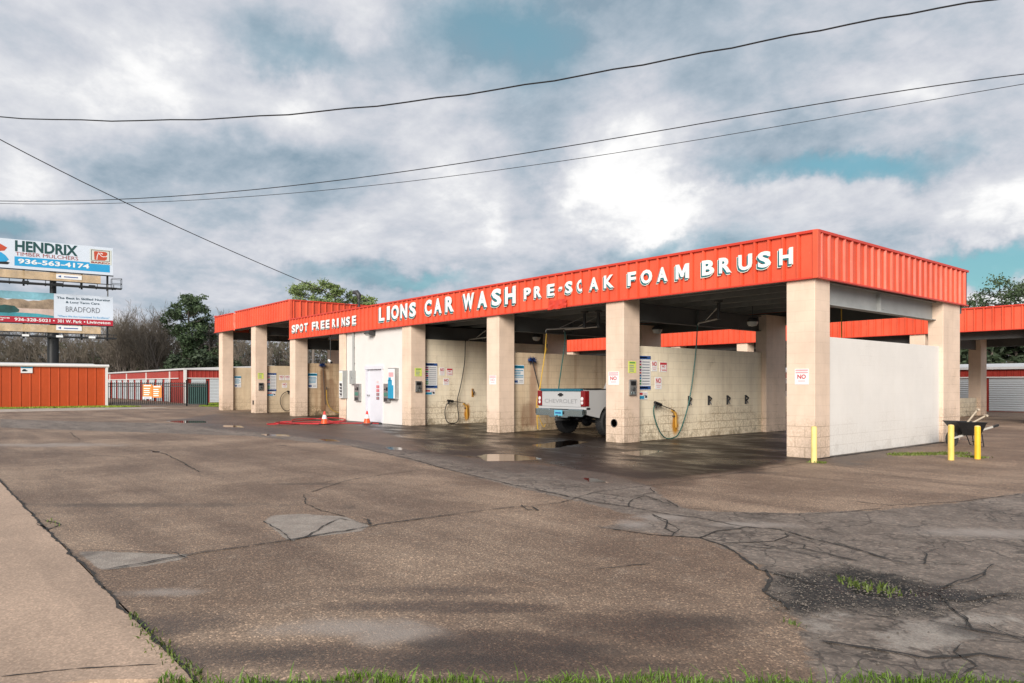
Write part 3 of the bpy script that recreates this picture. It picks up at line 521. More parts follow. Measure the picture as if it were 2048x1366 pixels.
sL=storage((-72,9,0),-98,-50.36,2.95,16,2.62,'red storage row with a white corner post, its nearer end behind the iron gate',1.83,[((-98,2.95),(-52.2,2.95),(0,-1),2.42,1.75),((-50.36,2.95),(-50.36,16),(1,0),1.33,1.05)])
MB().box(-50.4,-50.22,2.8,2.98,0,2.5).build('corner_post',M['white_trim'],sL)
storage((-85,28,0),-118,-60,22,34,3.1,'white roofed storage row farther back, its roof rising over the gated row',2.0,[((-118,22),(-60,22),(0,-1),2.6,1.9)])
storage((-2,34,0),-34.42,16,30,40,2.3,'red storage row with wide white roller doors at right behind the rear building',1.72,[((-34.42,30),(16,30),(0,-1),3.4,2.9)])
sh=thing('metal_shed',(-51,-13,0),'long orange-red metal shed with white gutter at the left edge','shed')
mb=MB(); ribbed(mb,(-46,-26),(-46,-3.15),(1,0),.05,2.5,pitch=.5,d=.02,w=.07); ribbed(mb,(-46,-3.15),(-56,-3.15),(0,1),.05,2.5,pitch=.5,d=.02); mb.box(-56,-46.04,-26,-3.2,.05,2.5); mb.build('wall',M['shed'],sh)
mb=MB(); mb.tube([(-45.93,-26,2.58),(-45.93,-3.0,2.58)],.1,8); mb.build('gutter',M['white_trim'],sh,smooth=True)
mb=MB(); mb.prism([(-46.02,2.5),(-56,2.5),(-51,2.85)],'y',-26,-3.05); mb.build('roof',M['roofwhite'],sh)
mb=MB(); mb.box(-46.02,-45.88,-3.2,-3.06,0,2.5); mb.build('corner_trim',M['white_trim'],sh)
# ------------------------------------------------------------------ iron fence and gate
A=Vector((-46.5,-3.2,0)); Bv=Vector((-42.17,1.99,0)); tt=(Bv-A).normalized(); LF=(Bv-A).length; nf=Vector((tt.y,-tt.x,0))
gate=thing('iron_gate',(-44.8,-1.2,0),'black iron picket gate across the drive between shed and storage row','gate')
pan=thing('iron_fence',(-42.6,1.5,0),'short black iron fence panel with green mesh, right of the gate','fence')
def pickets(mb,u0,u1,step=.13):
    u=u0
    while u<=u1: p=A+tt*u; mb.bar(p+Vector((0,0,.08)),p+Vector((0,0,1.55)),.042); u+=step
ug=(Vector((-43.0,.99,0))-A).length
g=MB(); pickets(g,.3,ug-.1); g.build('picket',M['iron'],gate)['kind']='stuff'
for z in (.12,1.28,1.45): MB().bar(A+tt*.2+Vector((0,0,z)),A+tt*(ug-.1)+Vector((0,0,z)),.045).build('rail',M['iron'],gate)
for u in (.15,ug-.05): MB().bar(A+tt*u,A+tt*u+Vector((0,0,1.7)),.09).build('post',M['iron'],gate)
g=MB(); pickets(g,ug+.1,LF); g.build('picket',M['iron'],pan)['kind']='stuff'
for z in (.12,1.28,1.45): MB().bar(A+tt*(ug+.03)+Vector((0,0,z)),A+tt*LF+Vector((0,0,z)),.045).build('rail',M['iron'],pan)
MB().bar(A+tt*LF,A+tt*LF+Vector((0,0,1.65)),.09).build('post',M['iron'],pan)
q=MB(); q.obox((A+tt*(ug+LF)/2)-nf*.04+Vector((0,0,.75)),tt*(LF-ug)/2*.96,nf*.004,Vector((0,0,.66))); q.build('mesh_screen',paint('green_mesh',(.03,.1,.09),.7,.2,3),pan)
def plate(name,o,ux,w,h,label,cat,rows,group=None,uz=(0,0,1),bg='white',thick=.012,mats=None):
    """flat sign: rows = list of (kind, u0, v0, u1, v1, colour[, text]) in 0..1 of its face"""
    o=Vector(o); ux=Vector(ux); uz=Vector(uz); nn=ux.cross(uz)
    t=thing(name,tuple(o+ux*w/2),label,'sign',group)
    mb=MB(); mb.obox(o+ux*w/2+uz*h/2+nn*thick/2,ux*w/2,uz*h/2,nn*thick/2); mb.build('board',M[bg],t)
    cols={}
    for r in rows:
        cols.setdefault((r[0],r[5]),[]).append(r)
    for (k,c),rs in cols.items():
        mb=MB()
        for r in rs:
            u0,v0,u1,v1=r[1:5]
            if k=='b':
                mb.obox(o+ux*w*(u0+u1)/2+uz*h*(v0+v1)/2+nn*(thick+.0016),ux*w*(u1-u0)/2,uz*h*(v1-v0)/2,nn*.0012)
            else:
                put_text(mb,r[6],o+ux*w*u0+uz*h*v0,ux,uz,w*(u1-u0),h*(v1-v0),0,.02,thick+.0045,.002)
        mb.build('print' if k=='b' else 'lettering',M[c],t,recalc=False)
    return t
def lines(v0,v1,n,c,u0=.1,u1=.9,seed=1):
    rd=random.Random(seed); r=[]
    for i in range(n):
        v=v0+(v1-v0)*i/n; hh=(v1-v0)/n*.45
        r.append(('b',u0,v,u0+(u1-u0)*(.65+.35*rd.random()),v+hh,c))
    return r
for k,(px,lab) in enumerate([((-44.86,-1.22),'left one of two orange banners side by side on the iron gate'),((-44.46,-.74),'right one of two orange banners side by side on the iron gate')]):
    o=Vector((*px,.62 if k==0 else .55))+nf*.05
    plate('banner_sign',o,tt,.6,.78,lab,'sign',[('b',.12,.86,.88,.95,'white')]+lines(.12,.8,4,'white',.12,.9,k+3),'orange banners on the gate',bg='orangesign')
plate('gate_notice',Vector((-44.86,-1.22,.47))+nf*.05,tt,.58,.14,'small white notice strip below the orange banners on the gate','sign',lines(.2,.9,2,'blue',.1,.9,5))
ss=plate('shed_sign',(-45.95,-7.75,2.1),(0,1,0),.6,.47,'small white and blue sign high on the orange metal shed','sign',[('b',.0,.62,1,1,'cyan'),('b',.1,.72,.85,.86,'white'),('b',.12,.2,.5,.4,'black'),('b',.2,.4,.42,.5,'black'),('b',.5,.25,.6,.33,'black')])
# ================================================================== BAY EQUIPMENT AND SIGNS
NOG='NO signs in the wash bays'
def no_sign(o,ux,w,h,label,head=False,c='red',grp=NOG,style=0):
    rows=[]
    if style==0: rows=[('b',.1,.86,.9,.93,'pink'),('t',.16,.42,.84,.8,c,'NO')]+[('b',.12,.2,.88,.27,'pink'),('b',.2,.07,.8,.13,'pink')]
    elif style==1: rows=[('b',.05,.72,.95,.95,c),('b',.05,.05,.1,.72,c),('b',.9,.05,.95,.72,c),('t',.3,.45,.7,.66,c,'NO'),('b',.2,.24,.8,.3,'pink'),('b',.3,.12,.85,.18,'red')]
    elif style==2: rows=[('t',.12,.5,.88,.9,c,'NO'),('b',.15,.3,.85,.35,'pink'),('b',.25,.15,.75,.2,'pink')]
    elif style==3: rows=[('b',.06,.86,.94,.95,'pink'),('b',.06,.72,.94,.8,'pink'),('t',.2,.36,.8,.64,c,'NO'),('b',.25,.2,.75,.25,'pink')]
    return plate('no_sign',o,ux,w,h,label,'sign',rows,grp,thick=.006)
def menu(x,y0,y1,z0,z1,label):
    cs=['purple','red','green','purple','red','blue','cyan','green','green','blue']
    rows=[('b',0,.9,1,1,'blue'),('b',.08,.93,.75,.965,'white'),('b',0,.02,1,.12,'blue'),('b',.1,.05,.8,.09,'white')]
    for i in range(9):
        v=.85-i*.08; rows.append(('b',.03,v-.05,.34,v,cs[i])); rows.append(('b',.4,v-.045,.92,v-.012,'greyink'))
    plate('menu_sign',(x,y0,z0),(0,1,0),y1-y0,z1-z0,label,'sign',rows,'wash menu signs in the bays')
def help_sign(x,y0,y1,z0,z1,label):
    plate('help_sign',(x,y0,z0),(0,1,0),y1-y0,z1-z0,label,'sign',[('b',.05,.6,.55,.88,'red'),('b',.62,.68,.92,.74,'red'),('b',.05,.08,.7,.46,'cyan'),('b',.78,.2,.95,.5,'black'),('b',.62,.5,.9,.55,'black')],'small help signs below the menus')
def brush_sign(x,y0,y1,z0,z1,label,n):
    plate('brush_sign',(x,y0,z0),(0,1,0),y1-y0,z1-z0,label,'sign',[('b',.0,.82,1,.97,'cyan'),('b',.12,.87,.88,.92,'white')]+lines(.35,.78,5,'cyan',.08,.95,n)+[('b',.06,.08,.4,.2,'blue'),('b',.55,.1,.9,.13,'greyink'),('b',.55,.18,.9,.21,'greyink')],'blue brush notices in the bays')
def pay_plate(o,label):
    plate('yellow_notice',o,(0,1,0),.28,.28,label,'sign',lines(.12,.78,4,'greyink',.12,.9,4)+[('b',.15,.82,.85,.92,'green')],'yellow-green notices on pillars',bg='yellow',thick=.006)
def meter(x,y,z,label):
    t=thing('coin_meter',(x,y,z),label,'coin meter','coin meters on pillars')
    MB().box(x,x+.05,y-.12,y+.12,z-.19,z+.19).build('case',M['steel'],t,bevel=.008)
    mb=MB(); mb.box(x+.051,x+.056,y-.09,y+.09,z+.05,z+.15); mb.build('display',M['blackpaint'],t)
    mb=MB(); mb.lathe([(0,x+.085),(.035,x+.085),(.04,x+.05)],(0,y,z-.04),'x',14); mb.box(x+.085,x+.1,y-.008,y+.008,z-.08,z); mb.build('dial',M['darksteel'],t)
    mb=MB(); mb.box(x+.051,x+.06,y-.07,y-.02,z-.16,z-.1); mb.box(x+.051,x+.058,y+.02,y+.07,z-.16,z-.1); mb.build('coin_slot',M['chrome'],t)
def hose_set(x,pts,gun,lance,label_h,mt,label_g):
    t=thing('wash_hose',(x,pts[0][0],pts[-1][1]),label_h,'hose','wash hoses hanging in the bays')
    P=[Vector((x,*p)) for p in pts]
    # smooth
    for _ in range(3):
        Q=[P[0]]
        for a,b in zip(P,P[1:]): Q+=[a*.75+b*.25,a*.25+b*.75]
        P=Q+[P[-1]]
    MB().tube(P,.016,7).build('hose',mt,t,smooth=True)
    e=P[-1]; MB().tube([e-(e-P[-4]).normalized()*.06,e],.022,8).build('coupling',M['darksteel'],t)
    g=thing('spray_gun',tuple(e),label_g,'spray gun','spray guns in their wall holders')
    G0=Vector((x,*gun)); L1=Vector((x,*lance))
    d=(L1-G0).normalized()
    mb=MB(); mb.tube([G0-d*.05,G0+d*.2],[.04,.045],8); mb.tube([G0+d*.03,G0+d*.0-Vector((0,0,.13))],[.028,.022],8); mb.tube([G0+d*.12,G0+d*.1-Vector((0,0,.1)),G0+d*.02-Vector((0,0,.13))],.007,6); mb.build('gun_body',M['blackpaint'],g,smooth=True)
    MB().tube([G0+d*.2,L1],.011,8).build('lance',M['darksteel'],g,smooth=True)
    return t
def holder(x,y,z,ln,label):
    t=thing('lance_holder',(x,y,z),label,'holder','amber lance holders on the bay walls')
    MB().tube([(x+.05,y-.1,z+.05),(x+.05,y,z+.0),(x+.05,y+.05,z-.08),(x+.05,y+.07,z-ln)],[.03,.03,.03,.02],10).build('tube',M['tube'],t,smooth=True)
    MB().box(x,x+.06,y-.03,y+.09,z-.12,z-.09).build('bracket',M['darksteel'],t)
def boom(px,py,label,ang,L=1.1,z=3.02):
    t=thing('hose_boom',(px,py,3.45),label,'boom','ceiling booms over the bays')
    MB().lathe([(0,3.46),(.11,3.46),(.11,3.43),(.045,3.4),(.045,z-.02),(0,z-.03)],(px,py,0),'z',14).build('swivel',M['darksteel'],t,smooth=True)
    a=Vector((px,py,z)); b=a+Vector((math.cos(ang)*L,math.sin(ang)*L,0))
    MB().tube([a,b,b+Vector((math.cos(ang)*.05,math.sin(ang)*.05,-.06))],.022,8).build('arm',M['steel'],t,smooth=True)
    MB().tube([a+Vector((0,0,.3)),a+(b-a)*.7],.009,6).build('stay',M['steel'],t)
    return b
# --- bay wall of the second pillar (right, nearest)
W=-4.88
menu(W,.62,1.16,1.26,2.11,'blue wash menu sign on the wall right of the pillar nearest the pickup')
help_sign(W,.62,1.04,1.03,1.22,'small red and teal sign under the nearest menu sign')
no_sign((W,1.2,1.73),(0,1,0),.22,.27,'white NO sign right beside the nearest menu, upper left of three',style=2)
no_sign((W,1.52,1.72),(0,1,0),.3,.25,'white NO sign with red header, upper right of three on the nearest bay wall',style=1)
no_sign((W,1.34,1.28),(0,1,0),.26,.31,'white NO sign below two others on the nearest bay wall',style=2)
pay_plate((-4.73,.16,1.68),'yellow-green notice on the side of the pillar right of the pickup')
meter(-4.73,.29,1.33,'steel coin meter on the side of the pillar right of the pickup')
be=boom(-3.6,2.2,'ceiling boom holding the long green hose in the right bay',math.radians(146),1.36)
hose_set(-4.78,[(2.975,3.0),(2.931,2.444),(2.823,1.782),(2.671,1.125),(2.479,.606),(2.185,.1),(1.917,.02),(1.614,.03),(1.376,.235),(1.22,.515),(1.15,.766),(1.22,.92)],(1.26,.94),(2.0,.735),'long green hose hanging in a loop in the right bay',M['greenhose'],'black spray gun on the wall of the right bay, by the green hose')
holder(W,2.06,.69,.4,'amber lance holder streaked with rust on the right bay wall')
for k,y in enumerate((2.73,3.61,4.49,5.4)):
    t=thing('mat_clamp',(W,y,.97),'black spring clip for floor mats in the row on the right bay wall','clip','mat clips on the right bay wall')
    MB().box(W,W+.012,y-.04,y+.04,.84,1.1).build('back_plate',M['darksteel'],t)
    MB().tube([(W+.02,y,1.08),(W+.09,y+.01,1.02),(W+.03,y+.02,.95),(W+.07,y+.03,.86)],[.02,.024,.02,.012],6).build('spring_clip',M['blackpaint'],t,smooth=True)
# --- pump room side wall (third bay)
W=-14.35
menu(W,.6,1.16,1.26,2.14,'blue wash menu sign on the side wall of the white pump room')
help_sign(W,.6,1.07,1.04,1.23,'small red and teal sign under the menu on the pump room side wall')
no_sign((W,1.26,1.72),(0,1,0),.21,.28,'white NO sign just right of the menu on the pump room side wall',style=2)
no_sign((W,1.56,1.72),(0,1,0),.26,.26,'red-headed NO sign, upper right one on the pump room side wall',style=1)
no_sign((W,1.42,1.38),(0,1,0),.24,.24,'lowest of three NO signs on the pump room side wall',style=2)
pay_plate((-14.2,.15,1.68),'yellow-green notice on the pillar at the right end of the pump room')
meter(-14.2,.28,1.33,'steel coin meter on the pillar at the right end of the pump room')
boom(-12.6,2.1,'ceiling boom in the bay right of the pump room',math.radians(168),1.62)
hose_set(-14.22,[(2.294,2.997),(2.27,2.3),(2.228,2.009),(2.074,1.293),(1.9,.8),(1.98,.4),(2.0,.2),(1.93,.05),(1.72,.02),(1.49,.06),(1.39,.33),(1.42,.62),(1.56,.79)],(1.56,.83),(2.3,.73),'dark hose looped in a ring on the wall right of the pump room',M['black'],'black spray gun above the ring of dark hose')
holder(W,2.36,.66,.5,'amber lance holder with rust below on the pump room side wall')
t=thing('mat_clamp',(W,2.7,1.1),'single black clip on the pump room side wall, right of the hose','clip')
MB().box(W,W+.012,2.66,2.75,.95,1.25).build('back_plate',M['rust'],t); MB().tube([(W+.02,2.7,1.22),(W+.08,2.71,1.12),(W+.03,2.72,1.02)],[.02,.024,.015],6).build('spring_clip',M['blackpaint'],t,smooth=True)
# --- truck bay wall
W=-9.61
brush_sign(W,.66,1.07,1.41,1.98,'blue and white notice on the bay wall behind the pickup',2)
def wash_brush(x,y,z,y2,z2,label):
    t=thing('foam_brush',(x,y,z),label,'brush','foam brushes on the bay walls')
    MB().tube([(x+.08,y+.03,z-.05),(x+.1,y2,z2)],.016,8).build('handle',M['darksteel'],t,smooth=True)
    rd=random.Random(int(z*100)); mb=MB()
    for k in range(160):
        a=rd.random()*2*PI; b=rd.uniform(-.9,1); r=.17
        d=Vector((math.cos(a)*.6+.3,math.sin(a),b*.75)); p=Vector((x+.08,y,z)); w=Vector((rd.uniform(-1,1),rd.uniform(-1,1),rd.uniform(-1,1))).normalized()*.018
        mb.add([p-w,p+w,p+d.normalized()*r*rd.uniform(.8,1.15)],[(0,1,2)])
    mb.build('bristles',M['bristle'],t,recalc=False)
    MB().box(x+.03,x+.12,y-.11,y+.11,z-.03,z+.04).build('brush_block',paint('blue_plastic',(.02,.06,.22),.4,.1,5),t,bevel=.01)
wash_brush(W,1.32,2.13,1.72,.95,'dark blue foam brush with long handle above left of the pickup')
b1=boom(-7.6,1.6,'ceiling boom with yellow hose over the pickup',math.radians(192),1.3)
b2=boom(-7.2,1.75,'ceiling boom with green hose over the pickup bed',math.radians(178),1.4)
def plain_hose(pts,label,mt,r=.015):
    t=thing('hanging_hose',tuple(pts[0]),label,'hose','wash hoses hanging in the bays')
    P=[Vector(p) for p in pts]
    for _ in range(3):
        Q=[P[0]]
        for a,b in zip(P,P[1:]): Q+=[a*.75+b*.25,a*.25+b*.75]
        P=Q+[P[-1]]
    MB().tube(P,r,7).build('hose',mt,t,smooth=True)
    MB().tube([P[0]+Vector((0,0,.1)),P[0]-Vector((0,0,.04))],r*1.6,8).build('coupling',M['darksteel'],t)
plain_hose([(-8.9,1.34,2.94),(-8.9,1.3,2.5),(-8.9,1.28,2.3),(-8.9,1.12,1.53),(-8.9,1.0,.73),(-8.9,.96,.4),(-8.9,1.0,.1)],'yellow hose hanging left of the pickup, nearer strand',M['yellowhose'])
plain_hose([(-8.98,1.44,2.5),(-8.96,1.3,2.2),(-8.94,1.14,1.4),(-8.92,.92,.8),(-8.9,1.06,.4),(-8.86,1.2,.12),(-8.84,1.24,.25)],'thinner yellow hose with a hooked end left of the pickup',M['yellowhose'],.011)
plain_hose([(-8.6,1.8,3.0),(-8.6,1.82,2.7),(-8.6,1.7,2.1),(-8.6,1.62,1.7),(-8.6,1.54,1.27),(-8.6,1.5,.9)],'green hose hanging behind the pickup tailgate',M['greenhose'],.017)
plain_hose([(-1.5,4.16,3.4),(-1.5,4.16,2.9),(-1.5,4.18,2.4),(-1.5,4.2,1.8),(-1.5,4.26,1.3)],'thin yellow hose hanging from the ceiling above the white end wall',M['yellowhose'],.013)
# --- rinse bay and tall bays
W=-23.85
brush_sign(W,.66,1.09,1.24,1.91,'blue and white notice in the bay left of the pump room',5)
wash_brush(W,1.3,2.28,1.45,.5,'dark brush high on the stained wall left of the pump room')
plain_hose([(-23.75,1.5,1.2),(-23.72,1.5,.6),(-23.7,1.7,.25),(-23.7,2.1,.08),(-23.7,2.5,.3),(-23.7,2.6,.8)],'pale yellow hose low on the stained wall left of the pump room',M['yellowhose'],.012)
W=-28.55
menu(W,.62,1.1,1.05,1.97,'menu sign in the tall bay, farthest left of the menu signs')
help_sign(W,.62,1.06,.83,1.02,'small red and teal sign in the tall bay at left')
no_sign((W,1.25,1.62),(0,1,0),.26,.24,'pink NO sign in the tall left bay, upper left of three',style=2)
no_sign((W,1.55,1.62),(0,1,0),.26,.24,'pink NO sign in the tall left bay, upper right of three',style=2)
no_sign((W,1.4,1.24),(0,1,0),.26,.24,'lowest pink NO sign in the tall left bay',style=2)
pay_plate((-28.4,.12,1.68),'yellow-green notice on the second pillar from the left')
meter(-28.4,.26,1.3,'coin meter on the second pillar from the left')
hose_set(-28.45,[(1.62,1.05),(1.45,.98),(1.3,.82),(1.25,.5),(1.4,.14),(1.66,.05),(1.85,.2),(1.98,.55),(1.9,.85),(1.75,1.02)],(1.68,1.05),(2.3,.9),'dark hose looped on the wall of the tall left bay',M['black'],'spray gun on the wall of the tall left bay')
brush_sign(-33.35,.68,1.05,1.24,1.87,'blue and white notice on the leftmost bay wall',8)
# --- signs on pillar fronts
no_sign((-.4,-.001,1.4),(1,0,0),.28,.3,'NO sign on the front of the right corner pillar',style=3)
no_sign((-5.22,-.001,1.39),(1,0,0),.34,.32,'NO sign on the front of the pillar right of the pickup',style=3)
no_sign((-9.9,-.001,1.4),(1,0,0),.31,.27,'faded pink NO sign on the pillar left of the pickup',c='pink',style=3)
# --- ceiling lamps
def lamp(x,y,z,label):
    t=thing('ceiling_lamp',(x,y,z),label,'lamp','ceiling lamps in the bays')
    MB().tube([(x,y,3.5),(x,y,z+.14)],.012,6).build('stem',M['darksteel'],t)
    MB().lathe([(0,z+.16),(.1,z+.15),(.16,z+.08),(.165,z+.05),(.14,z+.045)],(x,y,0),'z',18).build('housing',M['darksteel'],t,smooth=True)
    MB().lathe([(.14,z+.05),(.14,z),(.1,z-.06),(0,z-.08)],(x,y,0),'z',18).build('globe',paint('lamp_globe',(.55,.55,.53),.25,.05,5),t,smooth=True)
lamp(-11.8,3.54,2.98,'unlit round ceiling lamp in the bay left of the pickup')
lamp(-3.9,4.18,3.02,'unlit round ceiling lamp in the right bay')
lamp(-7.1,4.2,3.0,'unlit round ceiling lamp over the pickup')
# --- camera bracket in the rinse bay
t=thing('security_camera',(-20.5,.12,2.35),'small white security camera under the fascia left of the pump room','camera')
# --- room front fittings
def cabinet(name,x0,x1,z0,z1,d,label,cat,front,side,deco):
    t=thing(name,((x0+x1)/2,.1,z0),label,cat)
    MB().box(x0,x1,.1-d,.1,z0,z1).build('case',M[side],t,bevel=.008)
    MB().box(x0+.02,x1-.02,.1-d-.008,.1-d-.0005,z0+.03,z1-.03).build('front_panel',front,t)
    if deco:
        for nm,mt,bx in deco:
            mb=MB()
            for (a,b,c,e) in bx: mb.box(x0+(x1-x0)*a,x0+(x1-x0)*b,.1-d-.013,.1-d-.009,z0+(z1-z0)*c,z0+(z1-z0)*e)
            mb.build(nm,mt,t)
    return t
cabinet('towel_vendor',-15.65,-15.15,.88,1.98,.15,'tall towel vending box with blue swirl front, right of the white door','vending machine',M['white'],'steel',[('blue_swirl',M['cyan'],[(.06,.8,.03,.45),(.06,.6,.45,.62),(.12,.45,.6,.7)]),('label',M['pink'],[(.15,.8,.72,.86)]),('tray',M['darksteel'],[(.0,1,.0,.03)])])
cabinet('air_vendor',-19.3,-18.98,.86,1.95,.2,'tall narrow vending box with black vertical lettering on the pillar left of the white wall','vending machine',M['white'],'greybeam',[('top_window',paint('pale_cream',(.75,.7,.55),.4,.05,3),[(.12,.88,.62,.92)]),('lettering',M['blackpaint'],[(.2,.8,.06,.54)])])
tv=bpy.data.objects['air_vendor']
mb=MB()
for k,z in enumerate((.94,1.06,1.18,1.3)): 
    mb.box(-19.22,-19.06,-.1175,-.1145,z,z+.03); mb.box(-19.22,-19.18,-.1175,-.1145,z+.03,z+.085)
mb.build('lettering_face',M['white'],tv)
cabinet('electrical_box',-18.56,-18.3,1.42,1.93,.14,'grey electrical box under a conduit on the white wall','electrical box',M['greybeam'],'greybeam',[('latch',M['darksteel'],[(.8,.92,.4,.5)])])
for k,(x0,x1,lab) in enumerate([(-18.25,-17.85,'steel change machine left of the white door'),(-16.05,-15.68,'steel change machine right of the white door, beside the towel box')]):
    cabinet('change_machine',x0,x1,.77,1.43,.1,lab,'change machine',M['steel'],'steel',[('bill_slot',M['blackpaint'],[(.55,.85,.62,.8),(.2,.45,.66,.72)]),('instruction_label',paint('label_green',(.08,.22,.17),.4,.2,5),[(.15,.85,.32,.52)]),('coin_tray',M['darksteel'],[(.15,.8,.06,.22)])])['group']='change machines on the white wall'
t=thing('wall_lamp',(-16.95,.1,3.2),'square wall lamp under the fascia above the white door','lamp')
MB().prism([(.1,3.36),(-.16,3.36),(-.2,3.27),(-.12,3.2),(.1,3.2)],'x',-17.12,-16.78).build('housing',M['darksteel'],t,bevel=.01)
MB().prism([(-.19,3.262),(-.118,3.19),(.05,3.19),(.05,3.196),(-.115,3.197),(-.186,3.266)],'x',-17.08,-16.82).build('lens',paint('lamp_lens',(.5,.5,.48),.2,.05,5),t)
MB().tube([(-20.5,.12,3.45),(-20.5,.12,2.45)],.018,6).build('drop_pole',M['darksteel'],bpy.data.objects['security_camera'])
MB().tube([(-20.6,.1,2.38),(-20.3,.05,2.3)],[.05,.05],10).build('camera_body',M['white'],bpy.data.objects['security_camera'],smooth=True)
MB().tube([(-20.3,.05,2.3),(-20.24,.04,2.285)],[.045,.045],10).build('camera_lens',M['blackpaint'],bpy.data.objects['security_camera'],smooth=True)
# ================================================================== CONES, BOLLARDS, BARROW, HOSE
def cone(x,y,label,rz):
    t=thing('traffic_cone',(x,y,0),label,'traffic cone','orange traffic cones')
    b=MB()
    b.obox((0,0,.018),(.15,0,0),(0,.15,0),(0,0,.018)); b.build('base',M['blackpaint'],t,local=True,bevel=.006)
    prof=lambda z:.125-(.125-.025)*(z-.036)/(.46-.036)
    def band(z0,z1,e=0): return [(prof(z0)+e,z0),(prof(z1)+e,z1)]
    MB().lathe(band(.036,.2)+[]+[],(0,0,0),'z',24).build('lower_body',M['orange'],t,local=True,smooth=True)
    MB().lathe(band(.2,.34,.002),(0,0,0),'z',24).build('reflective_band',M['white'],t,local=True,smooth=True)
    MB().lathe(band(.34,.45)+[(.02,.462),(0,.464)],(0,0,0),'z',24).build('top',paint('cone_red',(.75,.04,.03),.45,.1,5),t,local=True,smooth=True)
    t.rotation_euler.z=rz
cone(-16.89,-1.855,'orange traffic cone standing among the red hose coils, left one',.3)
cone(-16.22,-.557,'orange traffic cone in front of the white door, right one',.9)
def bollard(x,y,h,label,mt,r=.052):
    t=thing('bollard',(x,y,0),label,'bollard','yellow steel bollards')
    MB().lathe([(r,-.05),(r,h-.03),(r*.97,h-.01)],(x,y,0),'z',22).build('pipe',mt,t,smooth=True)
    MB().lathe([(r*.985,h-.012),(r*.8,h+.004),(0,h+.012)],(x,y,0),'z',22).build('concrete_cap',paint('bollard_cap',(.75,.55,.2),.7,.2,8),t,smooth=True)
bollard(.294,-.602,.645,'pale yellow bollard in front of the right corner pillar',M['bollard_pale'])
bollard(1.708,1.761,.65,'bright yellow bollard by the white end wall, nearer of two near the wheelbarrow',M['bollard_mid'])
bollard(1.959,2.343,.62,'deep yellow bollard in front of the wheelbarrow legs, rightmost bollard',M['bollard'])
# red hose
t=thing('red_hose',(-17.8,-1.9,0),'long red hose lying in loose coils on the pavement by the pump room','hose')
rd=random.Random(4); P=[]
cx,cy=-18.2,-2.1; ax=Vector((.64,.77,0)); ay=Vector((-.77,.64,0))
for k in range(4*16):
    ph=2*PI*k/16; lp=k/16
    r1=.75+.55*math.sin(lp*1.9+.5)+.25*math.sin(ph*2+lp); r2=.8+.45*math.sin(lp*1.3+2)+.2*math.cos(ph*3+lp*2)
    c=Vector((cx,cy,0))+ax*(.45*math.sin(lp*2.3))+ay*(.9*math.cos(lp*1.7))
    P.append(c+ax*r1*math.cos(ph)+ay*r2*1.5*math.sin(ph)+Vector((0,0,.02+.07*max(0,math.sin(k*.43+lp))**2)))
e=P[-1]
for q in [(-17.2,-1.6),(-16.9,-1.2),(-16.6,-.75),(-16.3,-.35),(-15.9,-.25)]: P.append(Vector((*q,.022)))
for _ in range(1):
    Q=[P[0]]
    for a,b in zip(P,P[1:]): Q+=[a*.75+b*.25,a*.25+b*.75]
    P=Q+[P[-1]]
MB().tube(P,.017,6).build('hose',M['redhose'],t,smooth=True)
MB().tube([P[-1],P[-1]+Vector((.12,.03,0))],.028,8).build('nozzle',M['darksteel'],t)
# wheelbarrow: own frame, +x towards the handles
wb=thing('wheelbarrow',(.88,5.28,0),'black wheelbarrow with white-grey handles parked behind the two bollards','wheelbarrow')
rim=[(-.5,-.34),(.42,-.36),(.42,.36),(-.5,.34)]; bot=[(-.2,-.2),(.3,-.24),(.3,.24),(-.2,.2)]
zr=[.62,.60,.60,.62]
vs=[(x,y,z) for (x,y),z in zip(rim,zr)]+[(x,y,.29) for x,y in bot]+[(x*.96,y*.95,z) for (x,y),z in zip(rim,zr)]+[(x*.94,y*.94,.305) for x,y in bot]
fs=[(4,5,6,7)[::-1],(12,13,14,15)]+[(i,(i+1)%4,4+(i+1)%4,4+i) for i in range(4)]+[(8+i,12+i,12+(i+1)%4,8+(i+1)%4) for i in range(4)]+[(i,8+i,8+(i+1)%4,(i+1)%4) for i in range(4)]
mb=MB(); mb.add(vs,fs); mb.build('tray',M['blackpaint'],wb,local=True)
mb=MB(); mb.tube([Vector((x,y,z)) for (x,y),z in zip(rim+rim[:1],zr+zr[:1])],.014,6); mb.build('rim',M['blackpaint'],wb,local=True)
for s in (-1,1):
    MB().bar((-.52,s*.07,.2),(.72,s*.29,.52),.035,.045).build('handle_bar',paint('bleached_handle',(.42,.4,.36),.6,.2,6),wb,local=True)
    MB().bar((.66,s*.282,.505),(.82,s*.305,.545),.05,.055).build('grip',M['blackpaint'],wb,local=True)
    MB().tube([(.12,s*.2,.36),(.3,s*.22,.04),(.42,s*.22,.02),(.36,s*.22,.32)],.015,6).build('leg',M['blackpaint'],wb,local=True)
MB().bar((.36,-.22,.12),(.36,.22,.12),.02).build('leg_brace',M['blackpaint'],wb,local=True)
wh=MB().lathe([(.1,-.035),(.17,-.045),(.2,-.02),(.2,.02),(.17,.045),(.1,.035)],(-.44,0,.2),'y',22).build('wheel',M['tyre'],wb,local=True,smooth=True)
MB().lathe([(.0,-.05),(.03,-.05),(.04,-.02),(.1,-.025),(.1,.025),(.04,.02),(.03,.05),(0,.05)],(-.44,0,.2),'y',18).build('rim',M['bollard'],wh,local=True,smooth=True)
wb.rotation_euler.z=math.atan2(.767,.641); wb.scale=(.7,.8,.92); wb.location=(.84,5.16,0)
